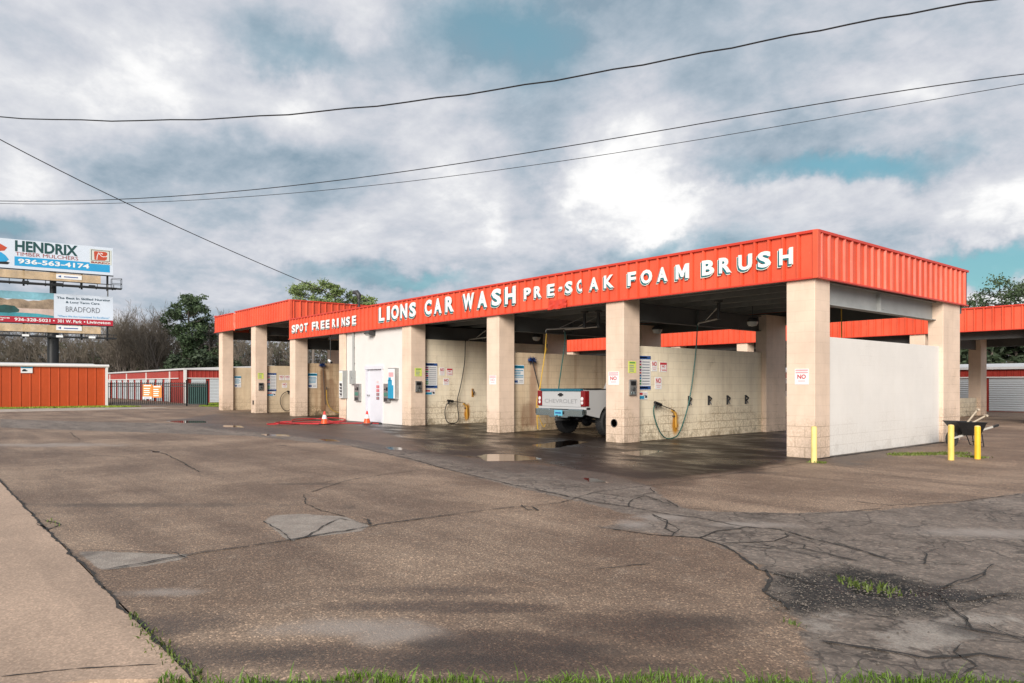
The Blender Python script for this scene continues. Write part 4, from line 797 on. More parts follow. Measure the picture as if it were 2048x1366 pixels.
def tool(p,q,label):
    t=thing('tool_handle',tuple(p),label,'tool','wooden tools lying in the wheelbarrow')
    MB().tube([p,q],[.022,.018],8).build('shaft',M['wood'],t,smooth=True)
    p=Vector(p); q=Vector(q); d=(q-p).normalized()
    MB().obox(q,Vector((0,0,1)).cross(d).normalized()*.07,d*.02,d.cross(Vector((0,0,1)).cross(d).normalized())*.02).build('cross_grip',M['wood'],t)
tool((.78,5.18,.42),(1.02,5.35,.84),'pale wooden handle sticking up steeply out of the wheelbarrow')
tool((.86,5.34,.5),(1.12,5.55,.7),'pale wooden handle leaning low out of the wheelbarrow')
# ================================================================== PICKUP TRUCK (own frame: x right, y forward, rear bumper at y = 0)
tk=thing('pickup_truck',(-7.51,.5,0),'silver pickup truck backed out tail towards us, parked in the wash bay','pickup truck')
tk['label']='silver pickup truck parked nose-in in the wash bay, tailgate with dark teal top edge'
def arc(cy,cz,r,a0,a1,n=12): return [(cy+r*math.cos(math.radians(a0+(a1-a0)*i/n)),cz+r*math.sin(math.radians(a0+(a1-a0)*i/n))) for i in range(n+1)]
RA,FA=1.1,4.75
side=[(.14,.60),(.12,1.24),(2.6,1.25),(2.6,.50)]+arc(RA,.40,.47,12,168)+[(.3,.56)]
mb=MB()
for s in (-1,1): mb.prism(side,'x',s*.90,s*.985)
mb.box(-.90,.90,.16,2.6,.74,.79); mb.box(-.90,.90,2.52,2.6,.79,1.25)
mb.build('bed',M['silver'],tk,local=True,bevel=.012)
mb=MB()
for s in (-1,1): mb.box(min(s*.88,s*1.0),max(s*.88,s*1.0),.14,2.6,1.252,1.285)
mb.build('bed_rail',M['blackpaint'],tk,local=True,bevel=.008)
low=[(2.64,.50),(2.64,1.24),(4.35,1.25),(5.5,1.12),(5.62,1.0),(5.64,.5)]+arc(FA,.40,.46,10,170)
mb=MB(); mb.prism(low,'x',-.97,.97); mb.build('cab_body',M['silver'],tk,local=True,bevel=.02)
b=[(-.92,2.68),(.92,2.68),(.92,4.35),(-.92,4.35)]; tp=[(-.74,2.82),(.74,2.82),(.74,3.7),(-.74,3.7)]
mb=MB(); vs=[(x,y,1.24) for x,y in b]+[(x,y,1.80) for x,y in tp]
mb.add(vs,[(0,1,2,3)[::-1],(4,5,6,7)]+[(i,(i+1)%4,4+(i+1)%4,4+i) for i in range(4)]); mb.build('cab_roof',M['silver'],tk,local=True,bevel=.03)
gl=glass('dark_glass')
for i in range(4):
    a,bb,c,d=[Vector(v) for v in (vs[i],vs[(i+1)%4],vs[4+(i+1)%4],vs[4+i])]
    ctr=(a+bb+c+d)/4; n=(bb-a).cross(d-a).normalized()
    q=[ctr+(p-ctr)*.84+n*.006 for p in (a,bb,c,d)]
    MB().add(q,[(0,1,2,3)]).build('window' if i!=2 else 'windscreen',gl,tk,local=True,recalc=False)
tg=MB(); tg.box(-.80,.80,.085,.14,.80,1.215); tgo=tg.build('tailgate',M['silver'],tk,local=True,bevel=.012)
MB().box(-.83,.83,.06,.17,1.218,1.29).build('top_cap',M['tealcap'],tgo,local=True,bevel=.015)
mb=MB(); put_text(mb,'CHEVROLET',(-.68,.085,.895),(1,0,0),(0,0,1),1.36,.11,0,.0,.001,.006); mb.build('lettering',paint('emboss_grey',(.36,.36,.365),.35,.05,4,.4),tgo,local=True,recalc=False)
mb=MB(); mb.prism([(-.11,1.10),(-.055,1.10),(-.05,1.075),(.05,1.075),(.055,1.10),(.11,1.10),(.11,1.145),(.055,1.145),(.05,1.17),(-.05,1.17),(-.055,1.145),(-.11,1.145)],'y',.0845,.075); mb.build('emblem',M['blackpaint'],tgo,local=True)
MB().box(-.985,.985,.10,.3,.71,.80).build('rear_sill',M['silver'],tk,local=True,bevel=.02)
for s in (-1,1):
    tl=MB().box(min(s*.82,s*.995),max(s*.82,s*.995),.07,.24,.815,1.235).build('tail_light',M['lightred'],tk,local=True,bevel=.02)
    mb=MB(); mb.lathe([(.052,.066),(.05,.061),(0,.06)],(s*.885,0,1.02),'y',14); mb.lathe([(.045,.066),(.043,.061),(0,.06)],(s*.885,0,.915),'y',14); mb.build('clear_lens',M['lightwhite'],tl,local=True,smooth=True)
bp=MB(); bp.prism([(-1.0,.55),(-.96,.51),(-.42,.51),(-.36,.47),(.36,.47),(.42,.51),(.96,.51),(1.0,.55),(1.0,.70),(.42,.70),(.38,.68),(-.38,.68),(-.42,.70),(-1.0,.70)],'y',.0,.05)
for s in (-1,1): bp.prism([(.0,.55),(.13,.58),(.13,.70),(0,.70)],'x',s*.952,s*1.0)
bpo=bp.build('bumper',M['chrome'],tk,local=True,bevel=.01); bpo.location.z=.035
MB().box(-.95,.95,.0505,.14,.66,.705).build('step_pad',M['black'],bpo,local=True)
pl=MB().box(-.16,.16,-.012,-.002,.52,.67).build('licence_plate',paint('plate_cyan',(.12,.45,.6),.4,.15,8),bpo,local=True)
mb=MB(); mb.box(-.12,.12,-.015,-.0125,.575,.615); mb.build('plate_print',M['blue'],pl,local=True)
MB().box(.18,.24,-.012,-.002,.56,.64).build('plug_socket',M['blackpaint'],bpo,local=True)
mb=MB(); mb.box(-.05,.05,-.1,.4,.42,.48); mb.lathe([(0,.58),(.022,.57),(.028,.545),(.018,.52),(.015,.48)],(0,-.06,0),'z',12); mb.build('tow_hitch',M['darksteel'],tk,local=True,smooth=True)
mb=MB()
for s in (-1,1): mb.box(min(s*.38,s*.48),max(s*.38,s*.48),.3,5.5,.46,.6)
mb.tube([(-.85,RA,.38),(.85,RA,.38)],.05,10); mb.lathe([(0,-.17),(.14,-.09),(.16,0),(.14,.09),(0,.17)],(0,RA,.38),'x',14); mb.tube([(-.85,FA,.38),(.85,FA,.38)],.04,8); mb.box(-.45,.45,3,5.3,.4,.6)
mb.tube([(.6,.5,.5),(.6,2.4,.48)],.035,8); mb.box(-.33,.33,.3,.55,.5,.7); mb.build('chassis',M['blackpaint'],tk,local=True)
def wheel(parent,x,y,s,R=.385,W=.27,name='wheel'):
    w=MB().lathe([(.22,-W/2+.02),(R*.86,-W/2),(R*.97,-W/2+.03),(R,-W/2+.07),(R,W/2-.07),(R*.97,W/2-.03),(R*.86,W/2),(.22,W/2-.02)],(x,y,R),'x',36)
    for k in range(30):
        a=2*PI*k/30
        for q in (-1,1):
            c=Vector((x+q*W*.22,y+math.cos(a+q*.05)*(R+.003),R+math.sin(a+q*.05)*(R+.003)))
            t=Vector((0,-math.sin(a),math.cos(a))); r=Vector((0,math.cos(a),math.sin(a)))
            w.obox(c,Vector((W*.17,0,0)),t*.022,r*.006)
    wo=w.build(name,M['tyre'],parent,local=True)
    e=s*(W/2-.03)
    MB().lathe([(.225,e),(.2,e+s*.012),(.17,e-s*.02),(.08,e+s*.0),(.07,e+s*.025),(0,e+s*.028)],(x,y,R),'x',24).build('rim',M['steel'],wo,local=True,smooth=True)
for y in (RA,FA):
    for s in (-1,1): wheel(tk,s*.84,y,s)
for s in (-1,1):
    MB().box(min(s*.99,s*1.18),max(s*.99,s*1.18),3.95,4.05,1.2,1.42).build('mirror',M['blackpaint'],tk,local=True,bevel=.02)
    MB().box(min(s*.6,s*.93),max(s*.6,s*.93),5.56,5.66,.84,1.02).build('headlight',M['lightwhite'],tk,local=True,bevel=.02)
    MB().box(min(s*.971,s*.99),max(s*.971,s*.99),2.95,3.12,1.05,1.09).build('door_handle',M['blackpaint'],tk,local=True)
MB().box(-.56,.56,5.6,5.66,.72,1.04).build('grille',M['blackpaint'],tk,local=True)
MB().box(-.98,.98,5.55,5.74,.5,.68).build('front_bumper',M['chrome'],tk,local=True,bevel=.03)
tk.scale=(.94,1,1)
# white car parked behind the second building (own frame: x forward)
cr=thing('parked_car',(-14.4,27.2,0),'white car parked far behind, glimpsed left of the right corner pillar','car')
sd=[(-2.25,.35),(-2.3,.95),(-1.75,1.02),(2.0,.92),(2.25,.75),(2.25,.35)]+arc(1.4,.33,.38,5,175)+arc(-1.35,.33,.38,5,175)
MB().prism(sd,'y',-.88,.88).build('body',paint('white_car_paint',(.75,.75,.75),.25,.03,3,coat=.5),cr,local=True,bevel=.03)
vs=[(-1.9,-.84,.98),(1.15,-.84,.98),(1.15,.84,.98),(-1.9,.84,.98),(-1.4,-.65,1.5),(.35,-.65,1.5),(.35,.65,1.5),(-1.4,.65,1.5)]
MB().add(vs,[(0,3,2,1),(4,5,6,7),(0,1,5,4),(1,2,6,5),(2,3,7,6),(3,0,4,7)]).build('cabin',paint('white_car_paint',(.75,.75,.75)),cr,local=True,bevel=.03)
for f in ((0,1,5,4),(1,2,6,5),(2,3,7,6),(3,0,4,7)):
    p=[Vector(vs[i]) for i in f]; c=sum(p,Vector())/4; n=(p[1]-p[0]).cross(p[3]-p[0]).normalized()
    MB().add([c+(q-c)*.84+n*.006 for q in p],[(0,1,2,3)]).build('window',gl,cr,local=True,recalc=False)
for x in (1.4,-1.35):
    for s in (-1,1):
        w=MB().lathe([(.2,-.09),(.3,-.1),(.33,-.07),(.33,.07),(.3,.1),(.2,.09)],(x,s*.78,.33),'y',24).build('wheel',M['tyre'],cr,local=True,smooth=True)
        MB().lathe([(.2,s*.08),(.16,s*.09),(.05,s*.07),(0,s*.08)],(x,s*.78,.33),'y',18).build('rim',M['steel'],w,local=True,smooth=True)
for s in (-1,1):
    MB().box(2.2,2.27,s*.7-.13,s*.7+.13,.66,.8).build('headlight',M['lightwhite'],cr,local=True); MB().box(-2.32,-2.26,s*.7-.12,s*.7+.12,.7,.9).build('tail_light',M['lightred'],cr,local=True)
# ================================================================== BILLBOARD
BR=Vector((-96.2,7.1,0)); bd=Vector((.108,.994,0)); bn=Vector((.994,-.108,0))
UW=14.7
bb=thing('billboard',tuple(BR-bd*6.4-bn*.9),'two tiered roadside billboard on one dark steel column above the metal shed','billboard')
def bpt(u,z,o=0): return BR-bd*u+bn*o+Vector((0,0,z))
def bbox(mb,u0,u1,z0,z1,o0,o1,m=0):
    c=(bpt(u0,z0,o0)+bpt(u1,z1,o1))/2; mb.obox(c,bd*abs(u1-u0)/2,bn*abs(o1-o0)/2,Vector((0,0,(z1-z0)/2)),m)
colr=MB(); colr.tube([bpt(6.4,0,-.9),bpt(6.4,8.6,-.9)],.62,20); colr.tube([bpt(6.4,8.6,-.9),bpt(6.4,18,-.9)],.36,16); colr.build('column',M['iron'],bb,smooth=True)
for nm,z0,z1,sk in (('upper',15.2,18.67,14.05),('lower',8.8,12.5,7.75)):
    p=MB(); bbox(p,UW,0,z0,z1,-.25,0); po=p.build('panel',paint('billboard_white',(.62,.68,.76),.5,.03,.5),bb)
    fr=MB(); bbox(fr,UW+.05,-.05,z0-.1,z0-.001,-.3,.05); fr.build('frame',M['iron'],po)
    s=MB()
    for k in range(7): bbox(s,UW-.2,1.35,sk+k*(z0-.15-sk)/7,sk+(k+.86)*(z0-.15-sk)/7,-.12,-.05)
    s.build('slat_skirt',paint('peeling_wood_slats',(.58,.42,.25),.8,.35,1.1),po)
    a=MB(); bbox(a,6.1,3.4,sk+.3,sk+.85,-.04,.0); ao=a.build('direction_plate',M['white'],po)
    a=MB(); a.prism([(0,0),(.22,.14),(.22,-.14)],'z',0,.01); 
    a=MB(); a.add([bpt(5.95,sk+.575,.012),bpt(5.6,sk+.72,.012),bpt(5.6,sk+.43,.012)],[(0,1,2)]); bbox(a,5.3,3.8,sk+.5,sk+.62,.004,.01); a.build('plate_print',M['blue'],ao,recalc=False)
    cw=sk-.55
    w=MB()
    for o in (-.2,.9): w.bar(bpt(UW+.3,cw,o),bpt(-.35,cw,o),.16)
    for o in (.95,): w.bar(bpt(UW+.3,cw+.42,o),bpt(-.35 if nm=='lower' else .3,cw+.42,o),.09)
    for k in range(9):
        u=UW-.3-k*1.8; w.bar(bpt(u,cw-.02,-.9),bpt(u,cw-.02,.95),.12); w.bar(bpt(u,cw,.95),bpt(u,cw+.42,.95),.07)
    w.build('catwalk',M['iron'],bb)
    for k in range(4):
        u=12.6-k*3.4; l=MB(); l.bar(bpt(u,cw,.9),bpt(u,cw-.05,1.5),.07); bbox(l,u+.35,u-.35,cw-.12,cw+.12,1.4,1.75); l.build('floodlight',M['white'] if nm=='lower' else M['iron'],bb)
    st=MB()
    for u in (12.5,9.4,3.4,.6): st.bar(bpt(u,sk-.8,-.45),bpt(u,z1-.2,-.3),.2)
    st.build('rear_stringer',M['iron'],bb)
    if nm=='upper':
        cg=MB()
        for (u,o) in ((.2,-.3),(.2,1.0),(-.9,-.3),(-.9,1.0)): cg.bar(bpt(u,cw,o),bpt(u,cw+1.25,o),.05)
        for z in (cw+.6,cw+1.25): 
            cg.bar(bpt(.2,z,1.),bpt(-.9,z,1.),.05); cg.bar(bpt(-.9,z,-.3),bpt(-.9,z,1.),.05); cg.bar(bpt(.2,z,-.3),bpt(-.9,z,-.3),.05)
        bbox(cg,.3,-.95,cw-.02,cw+.04,-.35,1.05); cg.build('safety_cage',M['iron'],bb)
        MB().bar(bpt(.55,12.5,-.4),bpt(.55,15.1,-.4),.14).build('ladder_rail',M['galv'],bb)
        def art(name,mt,items,o=.006):
            m_=MB()
            for it in items:
                if it[0]=='b': bbox(m_,it[1],it[2],it[3],it[4],o,o+.006)
                elif it[0]=='t': put_text(m_,it[5],bpt(it[1],it[3]),bd,(0,0,1),it[1]-it[2],it[4]-it[3],0,it[6] if len(it)>6 else .015,o+.012,.006)
                else: m_.add([bpt(u,z,o+.002) for u,z in it[1]],[tuple(range(len(it[1])))])
            return m_.build(name,mt,po,recalc=False)
        art('headline',paint('billboard_dark_teal',(.008,.06,.06),.5,.1,1),[('t',10.25,3.85,17.27,18.56,'HENDRIX',.035)])
        art('subtitle',paint('billboard_red_brown',(.3,.04,.025),.5,.1,1),[('t',10.2,3.8,16.76,17.2,'TIMBER MULCHERS',0)])
        art('phone_band',paint('billboard_cyan',(.02,.32,.6),.5,.1,1),[('b',10.3,.35,15.55,16.64)],.004)
        art('phone_number',M['white'],[('t',9.95,2.6,15.83,16.42,'936-563-4174',.03)],.012)
        art('logo_card',paint('billboard_pale',(.62,.64,.58),.5,.05,1),[('b',2.55,.15,16.5,18.35)],.0115)
        art('logo_edge',M['iron'],[('b',2.4,2.34,16.95,18.2),('b',.42,.36,16.95,18.2),('b',2.4,.36,18.2,18.26),('b',2.4,.36,16.9,16.95)],.02)
        art('logo_block',paint('billboard_orange_red',(.5,.07,.03),.5,.1,1),[('p',[(2.05,17.05),(1.9,17.0),(.95,17.0),(.7,17.15),(.65,17.4),(.75,17.6),(.62,17.8),(.65,18.0),(.85,18.1),(2.0,18.1),(2.1,18.0)])],.022)
        art('logo_line',M['white'],[('p',[(1.82,17.05),(1.74,17.05),(1.7,17.5),(1.55,17.95),(1.62,17.97),(1.78,17.5)]),('p',[(1.6,17.85),(1.3,17.5),(1.1,17.42),(.66,17.5),(.66,17.56),(1.1,17.5),(1.26,17.56),(1.52,17.9)]),('p',[(1.5,17.9),(1.25,17.95),(1.1,17.8),(1.2,17.75),(1.3,17.85)])],.026)
        art('logo_name',paint('billboard_red_brown',(.3,.04,.025)),[('t',2.4,.35,16.58,16.8,'BARKO',.04)],.02)
        art('machine_red',paint('billboard_orange_red',(.5,.07,.03)),[('p',[(13.6,17.1),(12.6,17.0),(11.3,17.2),(11.0,17.6),(11.7,18.0),(12.5,18.2),(13.4,17.9)])],.01)
        art('machine_blue',paint('billboard_cyan',(.02,.32,.6)),[('p',[(13.2,15.9),(11.2,15.85),(10.85,16.2),(11.2,16.7),(11.6,17.0),(12.4,16.95),(13.3,16.6)])],.012)
        art('machine_dark',M['iron'],[('p',[(12.3,15.6),(10.95,15.62),(10.75,15.85),(11.1,15.95),(12.4,15.8)])],.014)
    else:
        art('photo_sky',paint('picture_sky',(.2,.42,.5),.5,.3,.4),[('b',14.6,6.35,11.6,12.5)])
        rd=random.Random(2)
        hp=[(14.6,10.2)]+[(14.6-8.25*k/16,11.55+rd.uniform(-.22,.22)) for k in range(17)]+[(6.35,10.2)]
        art('photo_hills',paint('picture_hills',(.3,.22,.15),.6,.6,1.),[('p',hp)],.012)
        art('photo_shore',paint('picture_shore',(.55,.42,.36),.6,.25,.7),[('p',[(14.6,9.55),(14.6,10.5),(12,10.7),(9.5,10.5),(6.35,10.55),(6.35,9.55)])],.016)
        art('photo_water',paint('picture_water',(.05,.28,.33),.5,.4,.5),[('p',[(14.6,9.5),(14.6,10.3),(12.4,10.2),(10.5,10.0),(8,9.95),(6.35,9.75),(6.35,9.5)])],.02)
        art('photo_tree',paint('picture_tree',(.012,.07,.065),.6,.4,1.5),[('p',[(12.4,9.9),(12.2,10.6),(11.3,10.85),(10.3,10.75),(9.8,10.3),(9.9,10.05),(10.8,9.9)])],.024)
        art('slogan',paint('billboard_ink',(.02,.06,.09),.5,.1,1),[('t',6.05,.35,11.8,12.16,'The Best In Skilled Nursing',.02),('t',5.1,1.5,11.32,11.66,'& Long Term Care',.02)])
        art('name',paint('billboard_grey_ink',(.12,.13,.15),.5,.1,1),[('t',5.1,1.45,10.35,11.0,'BRADFORD',-.005)])
        art('motto',paint('billboard_cyan',(.02,.32,.6)),[('t',5.95,.4,9.68,9.9,'"Where We Are Committed To Excellence"',.0)])
        art('red_band',paint('billboard_crimson',(.42,.012,.03),.5,.1,.4),[('b',14.7,0,8.8,9.5)],.026)
        art('phone_number',M['white'],[('t',10.3,6.7,8.98,9.36,'936-328-5021',.02)],.034)
        art('bullet',M['white'],[('t',6.42,6.25,9.1,9.26,'•',.02)],.034)
        art('address',M['white'],[('t',5.95,3.4,8.98,9.36,'301 W. Park',.02)],.034)
        art('bullet',M['white'],[('t',3.2,3.03,9.1,9.26,'•',.02)],.034)
        art('town',M['white'],[('t',2.85,.3,8.9,9.36,'Livingston',.02)],.034)
        art('insurance_line',M['white'],[('t',13.6,10.75,9.2,9.42,'Insurance',.02)],.034)
        art('insurance_line',M['white'],[('t',13.6,11.4,8.93,9.14,'Accepted',.02)],.034)
# ================================================================== WIRES
wl=['thick overhead cable, highest one crossing the sky','upper of two thin overhead wires across the middle of the sky','lower of two thin overhead wires across the middle of the sky']
for k,(pts,r) in enumerate(zip(WIRES,(.019,.0125,.0085))):
    P=[Vector(p) for p in pts]; 
    if k==0: P=[p+Vector((0,0,.018*math.sin(i*2.1))) for i,p in enumerate(P)]
    o=MB().tube(P,r,6).build('overhead_cable',M['blackpaint'],None,smooth=True); tag(o,wl[k],'cable')
P=[Vector(p) for p in DROP[:-1]]; P.append(Vector((-18.86,.26,4.93)))
o=MB().tube(P,.0125,6).build('service_cable',M['blackpaint'],None,smooth=True); tag(o,'service cable slanting down from upper left to the mast on the roof','cable')
"""add"""
# ================================================================== TREES
def rot_about(v,axis,a): return Matrix.Rotation(a,3,axis)@v
def bare_tree(h,seed,dens=1.):
    rd=random.Random(seed); tr=MB(); tw=MB()
    def grow(mb,p,d,L,r,lev):
        n=4 if lev<2 else 3; pts=[p]; rs=[r]; q=p.copy(); dd=d.copy()
        for i in range(n):
            dd=(dd+Vector((rd.uniform(-1,1),rd.uniform(-1,1),rd.uniform(-.3,.7)))*(.13+.05*lev)).normalized()
            q=q+dd*(L/n); pts.append(q.copy()); rs.append(max(.016,r*(1-.6*(i+1)/n)))
        (tr if lev<2 else tw).tube(pts,rs,6 if lev<1 else (4 if lev<2 else 3),cap=False)
        if lev>=4: return
        kids=[7,6,5,4][lev]
        for k in range(kids):
            t=(.35 if lev==0 else .2)+(.98-.3)*((k+rd.random())/kids); t=min(t,.98)
            i=min(int(t*n),n-1); f=t*n-i; pp=pts[i].lerp(pts[i+1],f)
            ax=dd.orthogonal(); ax=rot_about(ax,dd,rd.random()*2*PI)
            nd=rot_about(dd,ax.normalized(),rd.uniform(.35,.85)); nd=(nd+Vector((0,0,.25))).normalized()
            grow(mb,pp,nd,L*rd.uniform(.42,.62),max(.016,rs[i]*.55),lev+1)
    grow(tr,Vector((0,0,-.1)),Vector((rd.uniform(-.06,.06),rd.uniform(-.06,.06),1)).normalized(),h*.72,h*.017,0)
    return tr,tw
def leaf(mb,c,size,rd,droop=0):
    a=Vector((rd.gauss(0,1),rd.gauss(0,1),rd.gauss(0,.7))).normalized(); b=a.orthogonal().normalized(); b=rot_about(b,a,rd.random()*6.28)
    s=size*rd.uniform(.6,1.3); mb.add([c-a*s,c+b*s*.45,c+a*s,c-b*s*.45],[(0,1,2,3)])
def pine(h,seed,spread,base=.45,tufts=26,nl=46,size=.3):
    """tall loblolly style pine: straight trunk, irregular limbs in the upper part ending in needle tufts"""
    rd=random.Random(seed); tr=MB(); cr=MB()
    P=[Vector((rd.uniform(-.15,.15)*k/6,rd.uniform(-.15,.15)*k/6,h*k/7-.1)) for k in range(8)]
    tr.tube(P,[h*.016*(1-.85*k/7)+.03 for k in range(8)],8)
    for k in range(tufts):
        t=base+(1-base)*((k+rd.random())/tufts); z=h*t; i=min(int(t*7),6); p=P[i].lerp(P[i+1],t*7-i)
        prof=math.sin(PI*min(1,(1-t)/(1-base)*.9+.12))**.7
        L=spread*prof*rd.uniform(.45,1.1); a=rd.random()*6.28
        e=p+Vector((math.cos(a)*L,math.sin(a)*L,L*rd.uniform(.05,.5)))
        m=p.lerp(e,.5)+Vector((0,0,-.08*L))
        tr.tube([p,m,e],[.06,.045,.02],4,cap=False)
        for q in range(rd.randint(2,5)):
            c=m.lerp(e,rd.uniform(.3,1.1))+Vector((rd.gauss(0,.3),rd.gauss(0,.3),rd.gauss(.15,.25)))*spread*.25
            tr.tube([m.lerp(e,.6),c],[.03,.015],3,cap=False)
            R=spread*rd.uniform(.14,.26)
            for _ in range(nl):
                d=Vector((rd.gauss(0,1),rd.gauss(0,1),rd.gauss(0,.6))); leaf(cr,c+d*R*.5,size,rd)
    return tr,cr
def ever(h,seed,w,n=60,nl=40,size=.3):
    rd=random.Random(seed); tr=MB(); cr=MB(); tr.tube([(0,0,-.1),(.1,0,h*.5),(0,.1,h*.9)],[h*.02,.1,.04],7)
    for k in range(n):
        t=rd.random()**.8; z=h*(.06+.9*t); rr=w*(1-t)**.6*rd.uniform(.3,1.05)+.2; a=rd.random()*6.28
        c=Vector((math.cos(a)*rr,math.sin(a)*rr,z)); R=w*rd.uniform(.16,.32)
        tr.tube([(0,0,z*.9),tuple(c)],[.05,.02],3,cap=False)
        for _ in range(nl): leaf(cr,c+Vector((rd.gauss(0,1),rd.gauss(0,1),rd.gauss(0,.8)))*R*.55,size,rd)
    return tr,cr
def tree(kind,loc,gen,mb_tr,mb_cr,label,cat,group=None,rz=0,sc=1):
    t=thing(kind,loc,label,cat,group)
    mb_tr.build('trunk',mats_tr,t,smooth=True,local=True,recalc=False); mb_cr.build('branches' if kind=='bare_tree' else 'crown',gen,t,local=True,recalc=False)
    t.rotation_euler.z=rz; t.scale=(sc,sc,sc); return t
mats_tr=M['bark']
CAMX,CAMY=CAM
def at(px,D): 
    x=(px-1024)/1452; rx=(x*EX[0]-.76718,x*EX[1]+.64143); return (CAMX+rx[0]*D,CAMY+rx[1]*D,0)
EX=(.64143,.76718)
tr,cr=pine(10.4,15,2.6,.4,34,40,.2); tree('pine_tree',at(419,107),M['pine'],tr,cr,'shorter pine right of the tall dark pine, close to the tall bays','pine tree')
tr,cr=pine(13.9,5,3.5,.42,50,46,.22); tree('pine_tree',at(378,105),M['pine'],tr,cr,'tall dark pine standing above the bare woods left of the car wash','pine tree')
for k,(px,D,h,sp,lab) in enumerate([(626,93,14.0,3.2,'light green pine over the roof, leftmost of three behind the tall bays'),(672,95,14.3,2.2,'thin light green pine over the roof, middle of three behind the tall bays'),(732,97,12.9,2.5,'light green pine over the roof, rightmost of three behind the mast')]):
    tr,cr=pine(h,20+k,sp,.45,34,60,.17); tree('pine_tree',at(px,D),M['pine_light'],tr,cr,lab,'pine tree')
tr,cr=pine(11.,41,4.2,.4,34,60,.15); tree('pine_tree',at(2003,73),M['pine'],tr,cr,'open crowned pine above the rear building at the right edge','pine tree')
# bare hardwoods: five shapes, each tree a thing of its own
protos=[]
rdt=random.Random(99)
spots=[]
for px in range(-120,700,17):
    spots.append((px+rdt.uniform(-8,8),rdt.uniform(104,128)))
spots+= [(px_,rdt.uniform(104,126)) for px_ in range(216,340,9)]+[(60,112),(150,118),(240,106),(262,110),(290,108),(330,116),(420,110),(440,118)]
BL='bare grey-brown hardwood in the wood behind the storage rows at left'
BG='bare trees of the wood behind the storage rows'
for i,(px,D) in enumerate(spots):
    if i<5:
        tr,cr=bare_tree(14.5,50+i); t=tree('bare_tree',at(px,D),M['twig'],tr,cr,BL,'tree',BG); protos.append(t)
    else:
        t=copy_tree(protos[i%5]); t.location=at(px,D)
    t.rotation_euler.z=rdt.random()*6.28; s=rdt.uniform(.58,.68) if px<212 else rdt.uniform(.6,.8)
    if px>455: s*=.85
    t.scale=(s,s,s)
EG='dark evergreens at the foot of the wood'
ep=[]
for i,(px,D,s) in enumerate([(350,100,.9),(372,98,.8),(400,99,1.),(425,102,.9),(445,104,.8),(300,103,.55),(470,106,.8),(335,102,.62),(560,108,.6)]):
    if i<2:
        tr,cr=ever(7.5,70+i,3.,60,46,.34); t=tree('evergreen_tree',at(px,D),M['evergreen'],tr,cr,'dense dark evergreen at the foot of the wood left of the tall bays','tree',EG); ep.append(t)
    else: t=copy_tree(ep[i%2]); t.location=at(px,D)
    t.rotation_euler.z=i*1.7; t.scale=(s*.85,s*.85,s*.78)
for i,(px,D,s) in enumerate([(1905,66,1.),(1945,70,1.15),(1985,66,1.05),(2030,70,1.2),(2080,68,1.1),(2140,72,1.2),(1850,74,1.),(1790,76,1.),(1700,78,1.),(1610,80,1.),(1570,78,.9),(1500,80,1.)]):
    t=copy_tree(ep[i%2]); t.location=at(px,D); t.rotation_euler.z=i*2.1; t.scale=(s,s,s*.95)
    t['label']='dark evergreen of the row behind the right storage building'; t['group']='evergreens behind the right storage building'
# the far wood reads as one mass of brush
def wood(name,px0,px1,D0,D1,n,h0,h1,seed,mt,mt2,leafn,label):
    rd=random.Random(seed); mb=MB()
    for k in range(n):
        p=Vector(at(rd.uniform(px0,px1),rd.uniform(D0,D1))); h=rd.uniform(h0,h1)*rd.uniform(.5,1); lean=Vector((rd.gauss(0,.14),rd.gauss(0,.14),1))
        q=p+lean*h; mid=p.lerp(q,.5)+Vector((rd.gauss(0,.2),rd.gauss(0,.2),0)); w=rd.uniform(.03,.09)
        a=rd.random()*3.14; s=Vector((math.cos(a),math.sin(a),0))*w
        mb.add([p-s,p+s,mid+s*.7,q,mid-s*.7],[(0,1,2,4),(4,2,3)])
        for _ in range(3):
            b0=p.lerp(q,rd.uniform(.3,.9)); e=b0+Vector((rd.gauss(0,.9),rd.gauss(0,.9),rd.uniform(.2,1.6)))
            mb.add([b0-s*.5,b0+s*.5,e],[(0,1,2)])
    for k in range(leafn):
        c=Vector(at(rd.uniform(px0,px1),rd.uniform(D0,D1)))+Vector((0,0,rd.random()**1.6*h1*.75)); leaf(mb,c,.5,rd); mb.m[-1]=1
    o=mb.build(name,[mt,mt2],None,recalc=False); tag(o,label,'woods',kind='stuff'); return o
wood('far_wood',-260,900,122,140,10000,5,11.5,5,M['brush'],M['brush_mix'],20000,'far mass of brown winter woods behind the trees at left')
wood('far_wood',900,2400,84,96,3200,4,8,6,M['brush'],M['evergreen'],9000,'far mass of dark woods behind the right storage row')
# ================================================================== GROUND
def sd_poly(X,Y,poly):
    d=np.full(X.shape,1e9); ins=np.zeros(X.shape,bool); n=len(poly)
    for i in range(n):
        x0,y0=poly[i]; x1,y1=poly[(i+1)%n]; ex,ey=x1-x0,y1-y0
        t=np.clip(((X-x0)*ex+(Y-y0)*ey)/max(ex*ex+ey*ey,1e-9),0,1)
        d=np.minimum(d,np.hypot(X-x0-t*ex,Y-y0-t*ey))
        c=((y0>Y)!=(y1>Y))&(X<(x1-x0)*(Y-y0)/((y1-y0) if abs(y1-y0)>1e-9 else 1e-9)+x0); ins^=c
    return np.where(ins,d,-d)
def soft(sd,w): return np.clip(.5+sd/(2*w),0,1)
xs=np.concatenate([np.arange(-72,-36,1.),np.arange(-36,-12,.28),np.arange(-12,8.6,.085),np.arange(8.6,44,1.5)])
ys=np.concatenate([np.arange(-12.06,-4,.06),np.arange(-4,1,.12),np.arange(1,8,.3),np.arange(8,44,2.)])
X,Y=np.meshgrid(xs,ys); nx,ny=len(xs),len(ys)
wetm=soft(sd_poly(X,Y,WET),.45); damp=soft(sd_poly(X,Y,DAMP),1.0)
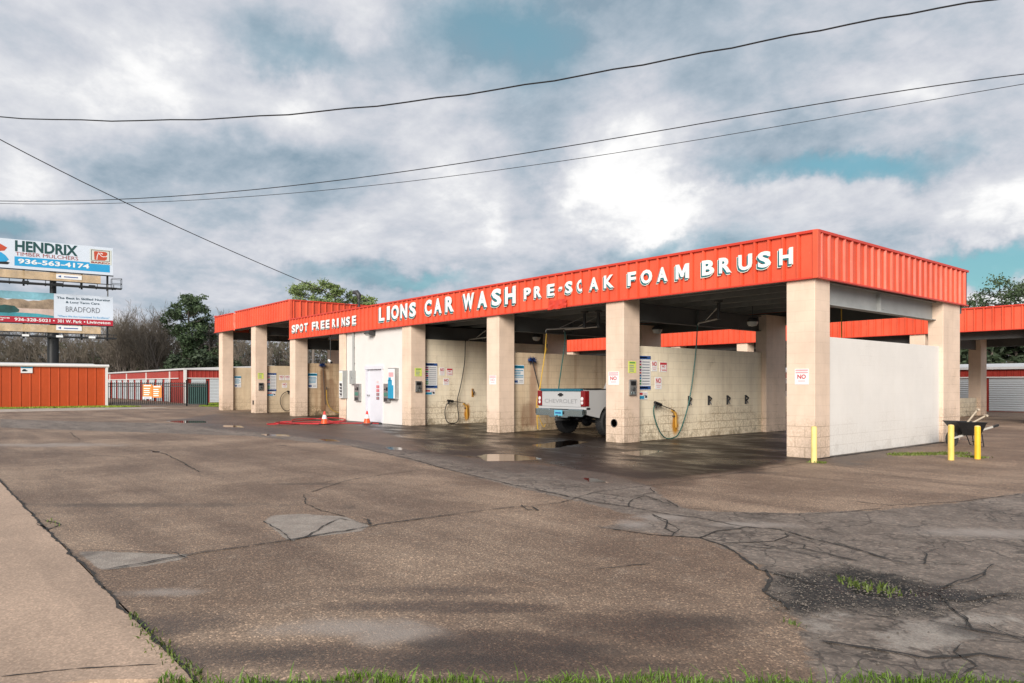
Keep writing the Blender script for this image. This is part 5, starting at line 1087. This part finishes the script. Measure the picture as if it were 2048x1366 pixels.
for (c,rx_,ry_,am) in DAMPG:
    a_=(X-c[0])*EX[0]+(Y-c[1])*EX[1]; b_=(X-c[0])*-.76718+(Y-c[1])*.64143; damp=np.maximum(damp,am*np.exp(-(a_/rx_)**2-(b_/ry_)**2))
asp=soft(sd_poly(X,Y,ASPH),.18)
lig=np.zeros_like(X)
for i_,p in enumerate(PATCHES): lig=np.maximum(lig,soft(sd_poly(X,Y,p),.07)) if i_<2 else np.maximum(lig,.9*soft(sd_poly(X,Y,p),.34))
pud=np.zeros_like(X)
for p in PUDDLES: pud=np.maximum(pud,soft(sd_poly(X,Y,p),.16))
gs=np.zeros_like(X); stn=np.zeros_like(X)
vx,vy=EX; fx,fy=-.76718,.64143
for lst,arr in ((GREYSOFT,'g'),(STAIN,'s')):
    for (c,rx,ry) in lst:
        a=(X-c[0])*vx+(Y-c[1])*vy; b=(X-c[0])*fx+(Y-c[1])*fy
        v=np.exp(-(a/rx)**2-(b/ry)**2)
        if arr=='g': gs=np.maximum(gs,v)
        else: stn=np.maximum(stn,v)
grv=np.zeros_like(X)
for p in GRAVEL: grv=np.maximum(grv,soft(sd_poly(X,Y,p),.34))
pot=soft(sd_poly(X,Y,POTHOLE),.08)
Z=-.05*np.clip(sd_poly(X,Y,POTHOLE)/.12,0,1)+.004*np.sin(X*1.3+Y*.7)*np.sin(Y*.9-X*.3)*(Y<-1.)
co=np.stack([X,Y,Z],-1).reshape(-1,3)
idx=np.arange(nx*ny).reshape(ny,nx); q=np.stack([idx[:-1,:-1],idx[:-1,1:],idx[1:,1:],idx[1:,:-1]],-1).reshape(-1,4)
me=bpy.data.meshes.new('parking_lot'); me.vertices.add(len(co)); me.vertices.foreach_set('co',co.ravel())
me.loops.add(q.size); me.loops.foreach_set('vertex_index',q.ravel()); me.polygons.add(len(q))
me.polygons.foreach_set('loop_start',np.arange(0,q.size,4)); me.polygons.foreach_set('loop_total',np.full(len(q),4)); me.update(calc_edges=True)
for nm,ch in (('surface_a',(wetm,asp,lig,pud)),('surface_b',(stn,grv,gs,damp))):
    at_=me.color_attributes.new(nm,'FLOAT_COLOR','POINT'); at_.data.foreach_set('color',np.stack(ch,-1).astype(np.float32).ravel())
me.polygons.foreach_set('use_smooth',[True]*len(q))
lot=bpy.data.objects.new('parking_lot',me); C.objects.link(lot); tag(lot,'worn brown aggregate parking lot with grey asphalt patches and wet areas','parking lot',kind='structure')
def ground_mat():
    m,n,b=mat('worn_pavement'); tc=n.new('ShaderNodeTexCoord').outputs['Object']
    A=n.new('ShaderNodeAttribute',attribute_name='surface_a'); B=n.new('ShaderNodeAttribute',attribute_name='surface_b')
    a=n.sep(A.outputs['Color']); bb_=n.sep(B.outputs['Color']); wet,asph,light=a[0],a[1],a[2]; pud=A.outputs['Alpha']; stain,grav,gsoft=bb_[0],bb_[1],bb_[2]; damp=B.outputs['Alpha']
    n1=n.noise(tc,.45,6,.6); n2=n.noise(tc,4.5,6,.62); n3=n.noise(tc,38,3,.6)
    x,y,z=n.sep(tc)
    # tyre and drainage streaks run along the drive lane
    st=n.noise(n.comb(n.math('MULTIPLY',n.math('ADD',x,n.math('MULTIPLY',y,.35)),.16),n.math('MULTIPLY',y,1.25),0),1.,6,.62)
    stones=n.voro(tc,95,'F1','Color'); sr=n.sep(stones)[0]; sdist=n.voro(tc,95)
    stones2=n.sep(n.voro(tc,42,'F1','Color'))[0]
    def edge(mk,amp=.55,lo=.42,hi=.58,nz=None): return n.mapr(n.math('ADD',mk,n.math('MULTIPLY',n.math('SUBTRACT',nz or n2,.5),amp)),lo,hi)
    base=n.mix(n.mapr(n1,.35,.68),(.195,.131,.09),(.365,.262,.185))
    base=n.mix(n.mapr(st,.42,.66),base,n.mix(.6,base,(.13,.085,.06)))
    base=n.mix(n.math('MULTIPLY',n.mapr(n2,.5,.75),.35),base,(.36,.28,.215))
    spk=n.ramp(sr,[(.0,(.45,.45,.45)),(.6,(.9,.88,.86)),(.88,(1.2,1.16,1.1)),(1.,(2.6,2.5,2.35))])
    base=n.mix(.8,base,spk,'MULTIPLY')
    asc=n.mix(n.mapr(n2,.3,.7),(.128,.1,.079),(.232,.186,.15))
    asc=n.mix(n.mapr(st,.4,.7),asc,(.255,.208,.17))
    asc=n.mix(.65,asc,n.ramp(stones2,[(0,(.6,.6,.6)),(.7,(1,1,1)),(1,(1.7,1.65,1.6))]),'MULTIPLY')
    # alligator cracking through the asphalt strip
    wv_=n.new('ShaderNodeVectorMath',operation='SCALE'); n.put(wv_.inputs[0],n.vmath('SUBTRACT',n.noise(tc,2.2,4,.6,0,1),(.5,.5,.5))); wv_.inputs['Scale'].default_value=.42
    wp=n.vmath('ADD',tc,wv_.outputs[0])
    k1=n.math('MULTIPLY',n.mapr(n.voro(wp,1.5,'DISTANCE_TO_EDGE'),.022,.006),n.mapr(n1,.45,.54))
    k2=n.math('MULTIPLY',n.mapr(n.voro(wp,4.2,'DISTANCE_TO_EDGE'),.05,.012),n.mapr(n.noise(tc,.9,4,.6),.46,.58))
    asc=n.mix(n.math('MULTIPLY',n.math('MAXIMUM',k1,k2),.65),asc,(.02,.017,.014))
    asc=n.mix(n.math('MULTIPLY',n.mapr(n.noise(tc,1.7,6,.7),.52,.7),.55),asc,(.075,.06,.05))
    ea=edge(asph,1.,.4,.6,n.noise(tc,7.,6,.7)); base=n.mix(ea,base,asc)
    lc=n.mix(.5,n.mix(n.mapr(n2,.3,.7),(.27,.23,.195),(.38,.33,.28)),n.ramp(sr,[(0,(.6,.6,.6)),(1,(1.3,1.3,1.3))]),'MULTIPLY')
    base=n.mix(n.math('MULTIPLY',edge(light,.8,.45,.6,n.noise(tc,6.,6,.7)),.85),base,lc)
    base=n.mix(n.math('MULTIPLY',n.mapr(n.math('ADD',gsoft,n.math('MULTIPLY',n.math('SUBTRACT',n.noise(tc,2.,6,.68),.5),1.5)),.3,1.1),.7),base,(.36,.31,.27))
    gc=n.mix(.9,(.03,.026,.022),n.ramp(n.sep(n.voro(tc,64,'F1','Color'))[0],[(0,(.3,.3,.3)),(.55,(.9,.9,.88)),(.88,(1.8,1.7,1.6)),(1,(4.5,4.2,3.8))]),'MULTIPLY')
    eg=edge(grav,1.1,.4,.8,n.noise(tc,7,5,.7)); base=n.mix(eg,base,gc)
    base=n.mix(n.math('MULTIPLY',n.mapr(n.math('ADD',stain,n.math('MULTIPLY',n.math('SUBTRACT',n.noise(tc,2.6,6,.7),.5),1.5)),.35,1.05),.5),base,(.045,.036,.03))
    oil=n.math('MULTIPLY',n.mapr(n.math('ADD',n.voro(tc,.55),n.math('MULTIPLY',n.math('SUBTRACT',n.noise(tc,9,4,.7),.5),.12)),.13,.03),n.mapr(n1,.48,.56))
    base=n.mix(n.math('MULTIPLY',oil,.6),base,(.03,.025,.022))
    ed=n.mapr(n.math('ADD',damp,n.math('MULTIPLY',n.math('SUBTRACT',n.noise(tc,.8,6,.65),.5),1.1)),.4,.75)
    base=n.mix(n.math('MULTIPLY',ed,.85),base,n.mix(1.,base,(.36,.33,.31),'MULTIPLY'))
    ew=n.mapr(n.math('ADD',wet,n.math('MULTIPLY',n.math('SUBTRACT',n.noise(tc,1.6,6,.6),.5),.7)),.35,.7)
    base=n.mix(ew,base,n.mix(1.,base,(.15,.122,.098),'MULTIPLY'))
    ep_=n.mapr(n.math('ADD',pud,n.math('MULTIPLY',n.math('SUBTRACT',n.noise(tc,2.4,5,.6),.5),.8)),.44,.56)
    base=n.mix(ep_,base,n.mix(1.,base,(.45,.42,.4),'MULTIPLY'))
    n.put(b.inputs['Base Color'],base)
    r=n.mix(ew,n.mix(ed,(.72,)*3,(.5,)*3),n.mix(n.mapr(n.noise(n.comb(n.math('MULTIPLY',x,.5),y,0),1.3,5,.6),.38,.6),(.24,)*3,(.52,)*3)); r=n.mix(ep_,r,(.06,)*3)
    n.put(b.inputs['Roughness'],r); b.inputs['Specular IOR Level'].default_value=.4
    h=n.math('ADD',n.math('MULTIPLY',sdist,-.55),n.math('MULTIPLY',n2,.5)); h=n.math('ADD',h,n.math('MULTIPLY',n.math('MULTIPLY',stones2,eg),1.4))
    bs=n.new('ShaderNodeBump'); bs.inputs['Distance'].default_value=.008; n.put(bs.inputs['Height'],h)
    n.put(bs.inputs['Strength'],n.math('MULTIPLY',n.math('SUBTRACT',1.,ep_),n.math('SUBTRACT',.55,n.math('MULTIPLY',ew,.15))))
    n.put(b.inputs['Normal'],bs.outputs[0]); return m
me.materials.append(ground_mat())
def sheet(name,poly,z,mt,label,cat,thick=.0,kind='structure'):
    mb=MB()
    if thick: mb.prism(poly,'z',z-thick,z)
    else: mb.add([(x,y,z) for x,y in poly],[tuple(range(len(poly)))])
    o=mb.build(name,mt,None); return tag(o,label,cat,kind=kind)
def concrete(name,c,speck=.5):
    m,n,b=mat(name); tc=n.new('ShaderNodeTexCoord').outputs['Object']; n1=n.noise(tc,.6,6,.6); n2=n.noise(tc,5,6,.65); sr=n.sep(n.voro(tc,85,'F1','Color'))[0]
    x,y,z=n.sep(tc); st=n.noise(n.comb(n.math('MULTIPLY',x,.25),n.math('MULTIPLY',y,1.6),0),1.,6,.6)
    base=n.mix(n.mapr(n1,.3,.7),tuple(q*.8 for q in c),c); base=n.mix(n.math('MULTIPLY',n.mapr(n2,.5,.75),.4),base,tuple(q*.6 for q in c)); base=n.mix(n.math('MULTIPLY',n.mapr(st,.5,.7),.45),base,tuple(q*.55 for q in c))
    base=n.mix(speck,base,n.ramp(sr,[(0,(.6,.58,.55)),(.7,(1,1,1)),(1,(1.5,1.45,1.4))]),'MULTIPLY')
    n.put(b.inputs['Base Color'],base); b.inputs['Roughness'].default_value=.8
    n.put(b.inputs['Normal'],n.bump(n.math('ADD',n2,n.math('MULTIPLY',sr,.6)),.4,.006)); return m
sheet('sidewalk',[(-72,-12.075),(3.2,-12.075),(2.9,-12.45),(1.8,-16),(-72,-16)],.006,concrete('pale_concrete',(.52,.37,.268)),'pale concrete walk along the lower left edge','sidewalk',.02)
def terrain_mat():
    m,n,b=mat('terrain_grass'); tc=n.new('ShaderNodeTexCoord').outputs['Object']; n1=n.noise(tc,.08,6,.6); n2=n.noise(tc,2.,5,.6)
    n.put(b.inputs['Base Color'],n.mix(n.mapr(n1,.4,.6),n.mix(n2,(.06,.1,.025),(.12,.16,.04)),(.16,.13,.09))); b.inputs['Roughness'].default_value=.9; return m
sheet('terrain',[(-900,-900),(900,-900),(900,900),(-900,900)],-.08,terrain_mat(),'flat ground reaching to the horizon','ground')
sheet('rear_pavement',[(-118,3.2),(-72.001,-3),(-72.001,60),(-118,60)],-.03,concrete('grey_yard',(.26,.22,.19)),'grey paved yard between the storage rows','pavement')
sheet('kerb_strip',[(-45.6,-30),(-43.2,-9.3),(-43.0,-5),(-42.3,-3),(-40.8,-1),(-39.8,-1),(-38.2,-5),(-38.3,-9.5),(-40.5,-30)],.008,concrete('kerb_concrete',(.5,.43,.36)),'pale kerb strip in front of the orange shed','kerb',.012)
# cracks, joints and one painted shadow gap: thin dark lines lying on the pavement
mb=MB(); rd=random.Random(12)
def dark_line(pts,w):
    P=[Vector((x,y,0)) for x,y in pts]; R=[]
    for a,b in zip(P,P[1:]):
        k=max(1,int((b-a).length/.05))
        for i in range(k): R.append(a.lerp(b,i/k))
    R.append(P[-1]); n=len(R); j=Vector((0,0,0)); L=[];Q=[]
    for i,p in enumerate(R):
        d=(R[min(i+1,n-1)]-R[max(i-1,0)]).normalized(); s=Vector((-d.y,d.x,0)); j=j*.8+s*rd.gauss(0,.006)
        ww=w*.4*max(.15,rd.gauss(.8,.3))*(.3 if i in (0,n-1) else 1); L.append(p+j+s*ww); Q.append(p+j-s*ww)
    mb.add([(v.x,v.y,.0085) for v in L]+[(v.x,v.y,.0085) for v in Q],[(i,i+1,n+i+1,n+i) for i in range(n-1)])
for w,pts in CRACKS: dark_line(pts,w)
dark_line([(-60,-12.07),(3.25,-12.07)],.032)
for k in range(26):   # fine crazing in the asphalt strip
    x=rd.uniform(.5,7.5); y=rd.uniform(-9.5,-5); a=rd.random()*6.28; pts=[(x,y)]
    if sd_poly(np.array([[x]]),np.array([[y]]),ASPH)[0,0]<.1: continue
    for q in range(rd.randint(3,6)): a+=rd.gauss(0,.6); x+=math.cos(a)*.2; y+=math.sin(a)*.2; pts.append((x,y))
    dark_line(pts,.014)
dark_line([(.02,.0),(.05,1.5),(.06,4),(.03,6.2)],.08)  # dark strip painted for the shadow gap along the end wall foot
o=mb.build('pavement_crack_and_shade',paint('crack_and_shade_dark',(.03,.026,.022),.9,.3,9),None); tag(o,'dark cracks and joint lines in the pavement, with painted shade along the white end wall','pavement',kind='structure')
for v in o.data.polygons: pass
# gravel, moss, weeds, grass
mb=MB(); rd=random.Random(31)
def scatter(poly,n):
    xs_=[p[0] for p in poly]; ys_=[p[1] for p in poly]; out=[]
    while len(out)<n:
        px=np.random.uniform(min(xs_),max(xs_),(1,n*3)); py=np.random.uniform(min(ys_),max(ys_),(1,n*3)); k=sd_poly(px,py,poly)>0
        out+=list(zip(px[k],py[k]))
    return out[:n]
for (x,y) in scatter(GRAVEL[0],1700)+scatter([(3.9,-9.2),(5.2,-6.8),(6,-7.5),(5.2,-9.8)],200)+scatter([(-2,-11.5),(5,-9.2),(6,-5),(0,-4)],70):
    s=abs(rd.gauss(0,.0035))+.0025; a=rd.random()*6.28; c=Vector((x,y,-.012 if sd_poly(np.array([[x]]),np.array([[y]]),POTHOLE)[0,0]>.0 else s*.4))
    e=[Vector((math.cos(a+q*1.57)*s*rd.uniform(.7,1.3),math.sin(a+q*1.57)*s*rd.uniform(.7,1.3),0)) for q in range(4)]
    mb.add([c+q for q in e]+[c+Vector((0,0,s*rd.uniform(.5,1)))],[(0,1,4),(1,2,4),(2,3,4),(3,0,4)])
o=mb.build('gravel',paint('loose_stone',(.13,.11,.092),.8,.7,40),None,recalc=False); tag(o,'loose gravel around the pothole at lower right','gravel',kind='stuff')
def blades(mb,pts,h,w=.004,seed=1):
    rd=random.Random(seed)
    for (x,y) in pts:
        hh=h*rd.uniform(.4,1.25); a=rd.random()*6.28; s=Vector((math.cos(a),math.sin(a),0))*w*rd.uniform(.7,1.4); ln=Vector((rd.gauss(0,.45),rd.gauss(0,.45),0))*hh
        p=Vector((x,y,.0)); m_=p+ln*.35+Vector((0,0,hh*.6)); t=p+ln+Vector((0,0,hh*.95))
        mb.add([p-s,p+s,m_+s*.8,m_-s*.8,t],[(0,1,2,3),(3,2,4)])
def grassmat(nm,c):
    m,n,b=mat(nm); tc=n.new('ShaderNodeTexCoord').outputs['Object']; f=n.noise(tc,9,4,.6); f2=n.noise(tc,60,2)
    n.put(b.inputs['Base Color'],n.mix(n.mapr(f2,.35,.65),n.mix(f,tuple(q*.6 for q in c),c),(c[0]*1.5,c[1]*1.35,c[2]))); b.inputs['Roughness'].default_value=.6; return m
GM=grassmat('fresh_grass',(.09,.165,.02))
r_=Vector((.64143,.76718)); f_=Vector((-.76718,.64143)); E0=Vector((3.2,-12.13))
pts=[]
for k in range(8000):
    u=rd.uniform(-.1,6.5); v=rd.uniform(0,1)**1.5*.5; d=v+.05*math.sin(u*5)+.04*math.sin(u*13)-.015; q=E0+r_*u-f_*(d+.012); pts.append((q.x,q.y))
for k in range(9000):
    u=rd.uniform(-.3,8); v=rd.uniform(.4,4.0); q=E0+r_*u-f_*v; pts.append((q.x,q.y))
mb=MB(); blades(mb,[p for p in pts],.046,.0033,3)
tall=[]
for k in range(260): u=rd.uniform(0,6.3); q=E0+r_*u-f_*rd.uniform(.0,.12); tall.append((q.x,q.y))
blades(mb,tall,.09,.004,4)
sl=MB(); pl_=[]
for k in range(40): u=-.2+k*.22; q=E0+r_*u-f_*(.03+.03*math.sin(k*1.3)); pl_.append((q.x,q.y,.012))
bk=[(E0+r_*(-.2+k*.22)-f_*4.2) for k in range(40)]
b0=len(mb.v); mb.add(pl_+[(q.x,q.y,.0) for q in bk],[(i,i+1,41+i,40+i) for i in range(39)],1)
o=mb.build('grass_verge',[GM,paint('verge_soil',(.08,.075,.035),.9,.3,6)],None,recalc=False); tag(o,'fringe of green grass along the bottom edge','grass',kind='stuff')
mb=MB(); pts=[]
for (x,y),n_,r in [((2.06,-12.07),40,.04),((2.35,-12.08),60,.06),((2.64,-12.07),80,.1),((2.8,-12.07),70,.08),((3.05,-12.06),60,.08),((-1.8,-11.99),30,.08),((4.63,-9.14),30,.04),((3.2,-12.05),50,.06)]:
    for k in range(n_//2): pts.append((x+rd.gauss(0,r*1.6),y+rd.gauss(0,r*.35)))
blades(mb,pts,.035,.005,6)
pts=[(4.5+rd.gauss(0,.13),-7.93+rd.gauss(0,.05)) for k in range(130)]
b0=len(mb.v); blades(mb,pts,.05,.006,8)
for i in range(b0,len(mb.v)): mb.v[i]=(mb.v[i][0],mb.v[i][1],mb.v[i][2]-.035)
o=mb.build('weed',grassmat('weed_green',(.08,.12,.025)),None,recalc=False); tag(o,'small weeds in the pavement joint and pothole','weeds',kind='stuff')
mb=MB(); pts=[]
for k in range(1500):
    t=rd.random(); pts.append((.62+t*.75+rd.gauss(0,.09),2.0+t*1.3+rd.gauss(0,.13)))
for k in range(300): pts.append((1.55+rd.random()*.45+rd.gauss(0,.03),2.75-rd.random()*.2+rd.gauss(0,.05)))
for k in range(120): pts.append((.2+rd.random()*.3,-.6+rd.gauss(0,.04)))
blades(mb,pts,.04,.01,11)
o=mb.build('weed_patch',grassmat('moss_green',(.11,.15,.03)),None,recalc=False); tag(o,'green weeds growing beside the white end wall and bollards','weeds',kind='stuff')
mb=MB(); pts=[]
gp=[(-46,-30),(-43.4,-9.3),(-43.1,-5),(-42.4,-3.2),(-43.4,-1.6),(-45.0,-2.2),(-45.9,-3.1)]
mb.add([(x,y,.016) for x,y in gp],[tuple(range(len(gp)))],1)
blades(mb,scatter(gp,9000),.07,.03,13)
gp2=[(-42.6,1.9),(-41.6,1.2),(-36,3),(-38,5.5),(-49,5),(-49,3.2)]
mb.add([(x,y,.016) for x,y in gp2],[tuple(range(len(gp2)))],1); blades(mb,scatter(gp2,3500),.07,.03,14)
o=mb.build('grass_strip',[grassmat('lime_grass',(.2,.28,.03)),paint('strip_soil',(.15,.2,.03),.9,.3,3)],None,recalc=False); tag(o,'bright green grass strip along the foot of the orange shed','grass',kind='stuff')
# ================================================================== SKY, SUN, CAMERA
sc=bpy.context.scene
SUN=Vector((.5,-.76,.37)).normalized()
w=bpy.data.worlds.new('World'); sc.world=w; w.use_nodes=True; t=w.node_tree; t.nodes.clear(); n=N(t)
out=n.new('ShaderNodeOutputWorld'); bg=n.new('ShaderNodeBackground'); bg.inputs['Strength'].default_value=.1; n.link(bg.outputs[0],out.inputs[0])
sky=n.new('ShaderNodeTexSky',sky_type='NISHITA'); sky.sun_disc=False
sky.sun_elevation=math.asin(SUN.z); sky.sun_rotation=math.atan2(SUN.x,SUN.y); sky.air_density=1.; sky.dust_density=1.
d=n.vmath('NORMALIZE',n.new('ShaderNodeTexCoord').outputs['Generated']); x,y,z=n.sep(d)
zc=n.math('MAXIMUM',z,0.); pz=n.math('ADD',zc,.32)
pl=n.comb(n.math('DIVIDE',x,pz),n.math('DIVIDE',y,pz),0)
wv=n.noise(d,3.2,6,.6,0,1); wx,wy,wz=n.sep(wv)
wv2=n.sep(n.noise(d,11.,5,.65,0,1))
az0=math.atan2(FWD[1],FWD[0])
# angle measured from north-west so that the wrap lies behind the scene
ca,sa=math.cos(az0),math.sin(az0)
rx=n.math('ADD',n.math('MULTIPLY',x,ca),n.math('MULTIPLY',y,sa)); ry=n.math('SUBTRACT',n.math('MULTIPLY',y,ca),n.math('MULTIPLY',x,sa))
az=n.math('ARCTAN2',ry,rx); el=n.math('ARCSINE',z)
wob=lambda a,b,k,k2: n.math('ADD',a,n.math('ADD',n.math('MULTIPLY',n.math('SUBTRACT',b[0],.5),k),n.math('MULTIPLY',n.math('SUBTRACT',b[1],.5),k2)))
azw=wob(az,(wx,wv2[0]),.20,.10); elw=wob(el,(wy,wv2[1]),.10,.085)
def blobs(lst,start):
    acc=start
    for (a0,e0,ra,re,amp) in lst:
        da=(a0-az0+PI)%(2*PI)-PI
        u=n.math('DIVIDE',n.math('SUBTRACT',azw,da),ra); v=n.math('DIVIDE',n.math('SUBTRACT',elw,e0),re)
        q=n.math('ADD',n.math('MULTIPLY',u,u),n.math('MULTIPLY',v,v))
        acc=n.math('MULTIPLY_ADD',n.math('POWER',2.718,n.math('MULTIPLY',q,-.9)),amp,acc)
    return acc
c1=n.noise(pl,1.7,7,.58,.35); c2=n.noise(pl,5.,6,.6,.3)
c3=n.noise(pl,13.,5,.6,.2)
base=n.math('ADD',n.math('MULTIPLY_ADD',n.math('SUBTRACT',c1,.5),1.25,.475),n.math('ADD',n.math('MULTIPLY',n.math('SUBTRACT',c2,.5),.5),n.math('MULTIPLY',n.math('SUBTRACT',c3,.5),.32)))
val=blobs(SKYB,base)
col=n.ramp(val,[(.2,(.22,.30,.37)),(.38,(.36,.42,.485)),(.54,(.51,.53,.58)),(.68,(.62,.63,.66)),(.8,(.77,.77,.775)),(.97,(.92,.915,.9))])
tm=blobs(SKYT,n.math('MULTIPLY',n.mapr(c2,.62,.8),.1))
tm=n.math('MULTIPLY',n.mapr(tm,.12,.95),n.math('SUBTRACT',1.,n.mapr(val,.62,.85)),clamp=True)
clear=n.mix(.35,(1.4,3.0,3.7),n.mix(1.,sky.outputs[0],(.75,1.25,1.1),'MULTIPLY'))
cl10=n.mix(1.,col,(10,10,10),'MULTIPLY'); n.t.nodes[-1].clamp_result=False
full=n.mix(n.math('MULTIPLY',tm,.85),cl10,clear)
gnd=n.mapr(z,-.02,.0)
full=n.mix(gnd,(2.2,1.9,1.6),full)
n.link(full,bg.inputs[0])
sl=bpy.data.lights.new('sun','SUN'); sl.energy=3.6; sl.angle=math.radians(30); sl.color=(1.,.93,.85)
so=bpy.data.objects.new('sun',sl); C.objects.link(so); so.rotation_euler=(-SUN).to_track_quat('-Z','Y').to_euler(); so.location=(0,-20,30)
cm=bpy.data.cameras.new('camera'); cm.sensor_width=36; cm.lens=1452/2048*36; cm.shift_y=86/2048; cm.clip_start=.05; cm.clip_end=3000
ca_=bpy.data.objects.new('camera',cm); C.objects.link(ca_); ca_.location=(CAM[0],CAM[1],1.4); ca_.rotation_euler=(PI/2,0,math.radians(90-39.8986)); sc.camera=ca_
sc.view_settings.view_transform='Standard'; sc.view_settings.look='None'; sc.view_settings.exposure=.3; sc.view_settings.gamma=1
sc.cycles.max_bounces=6
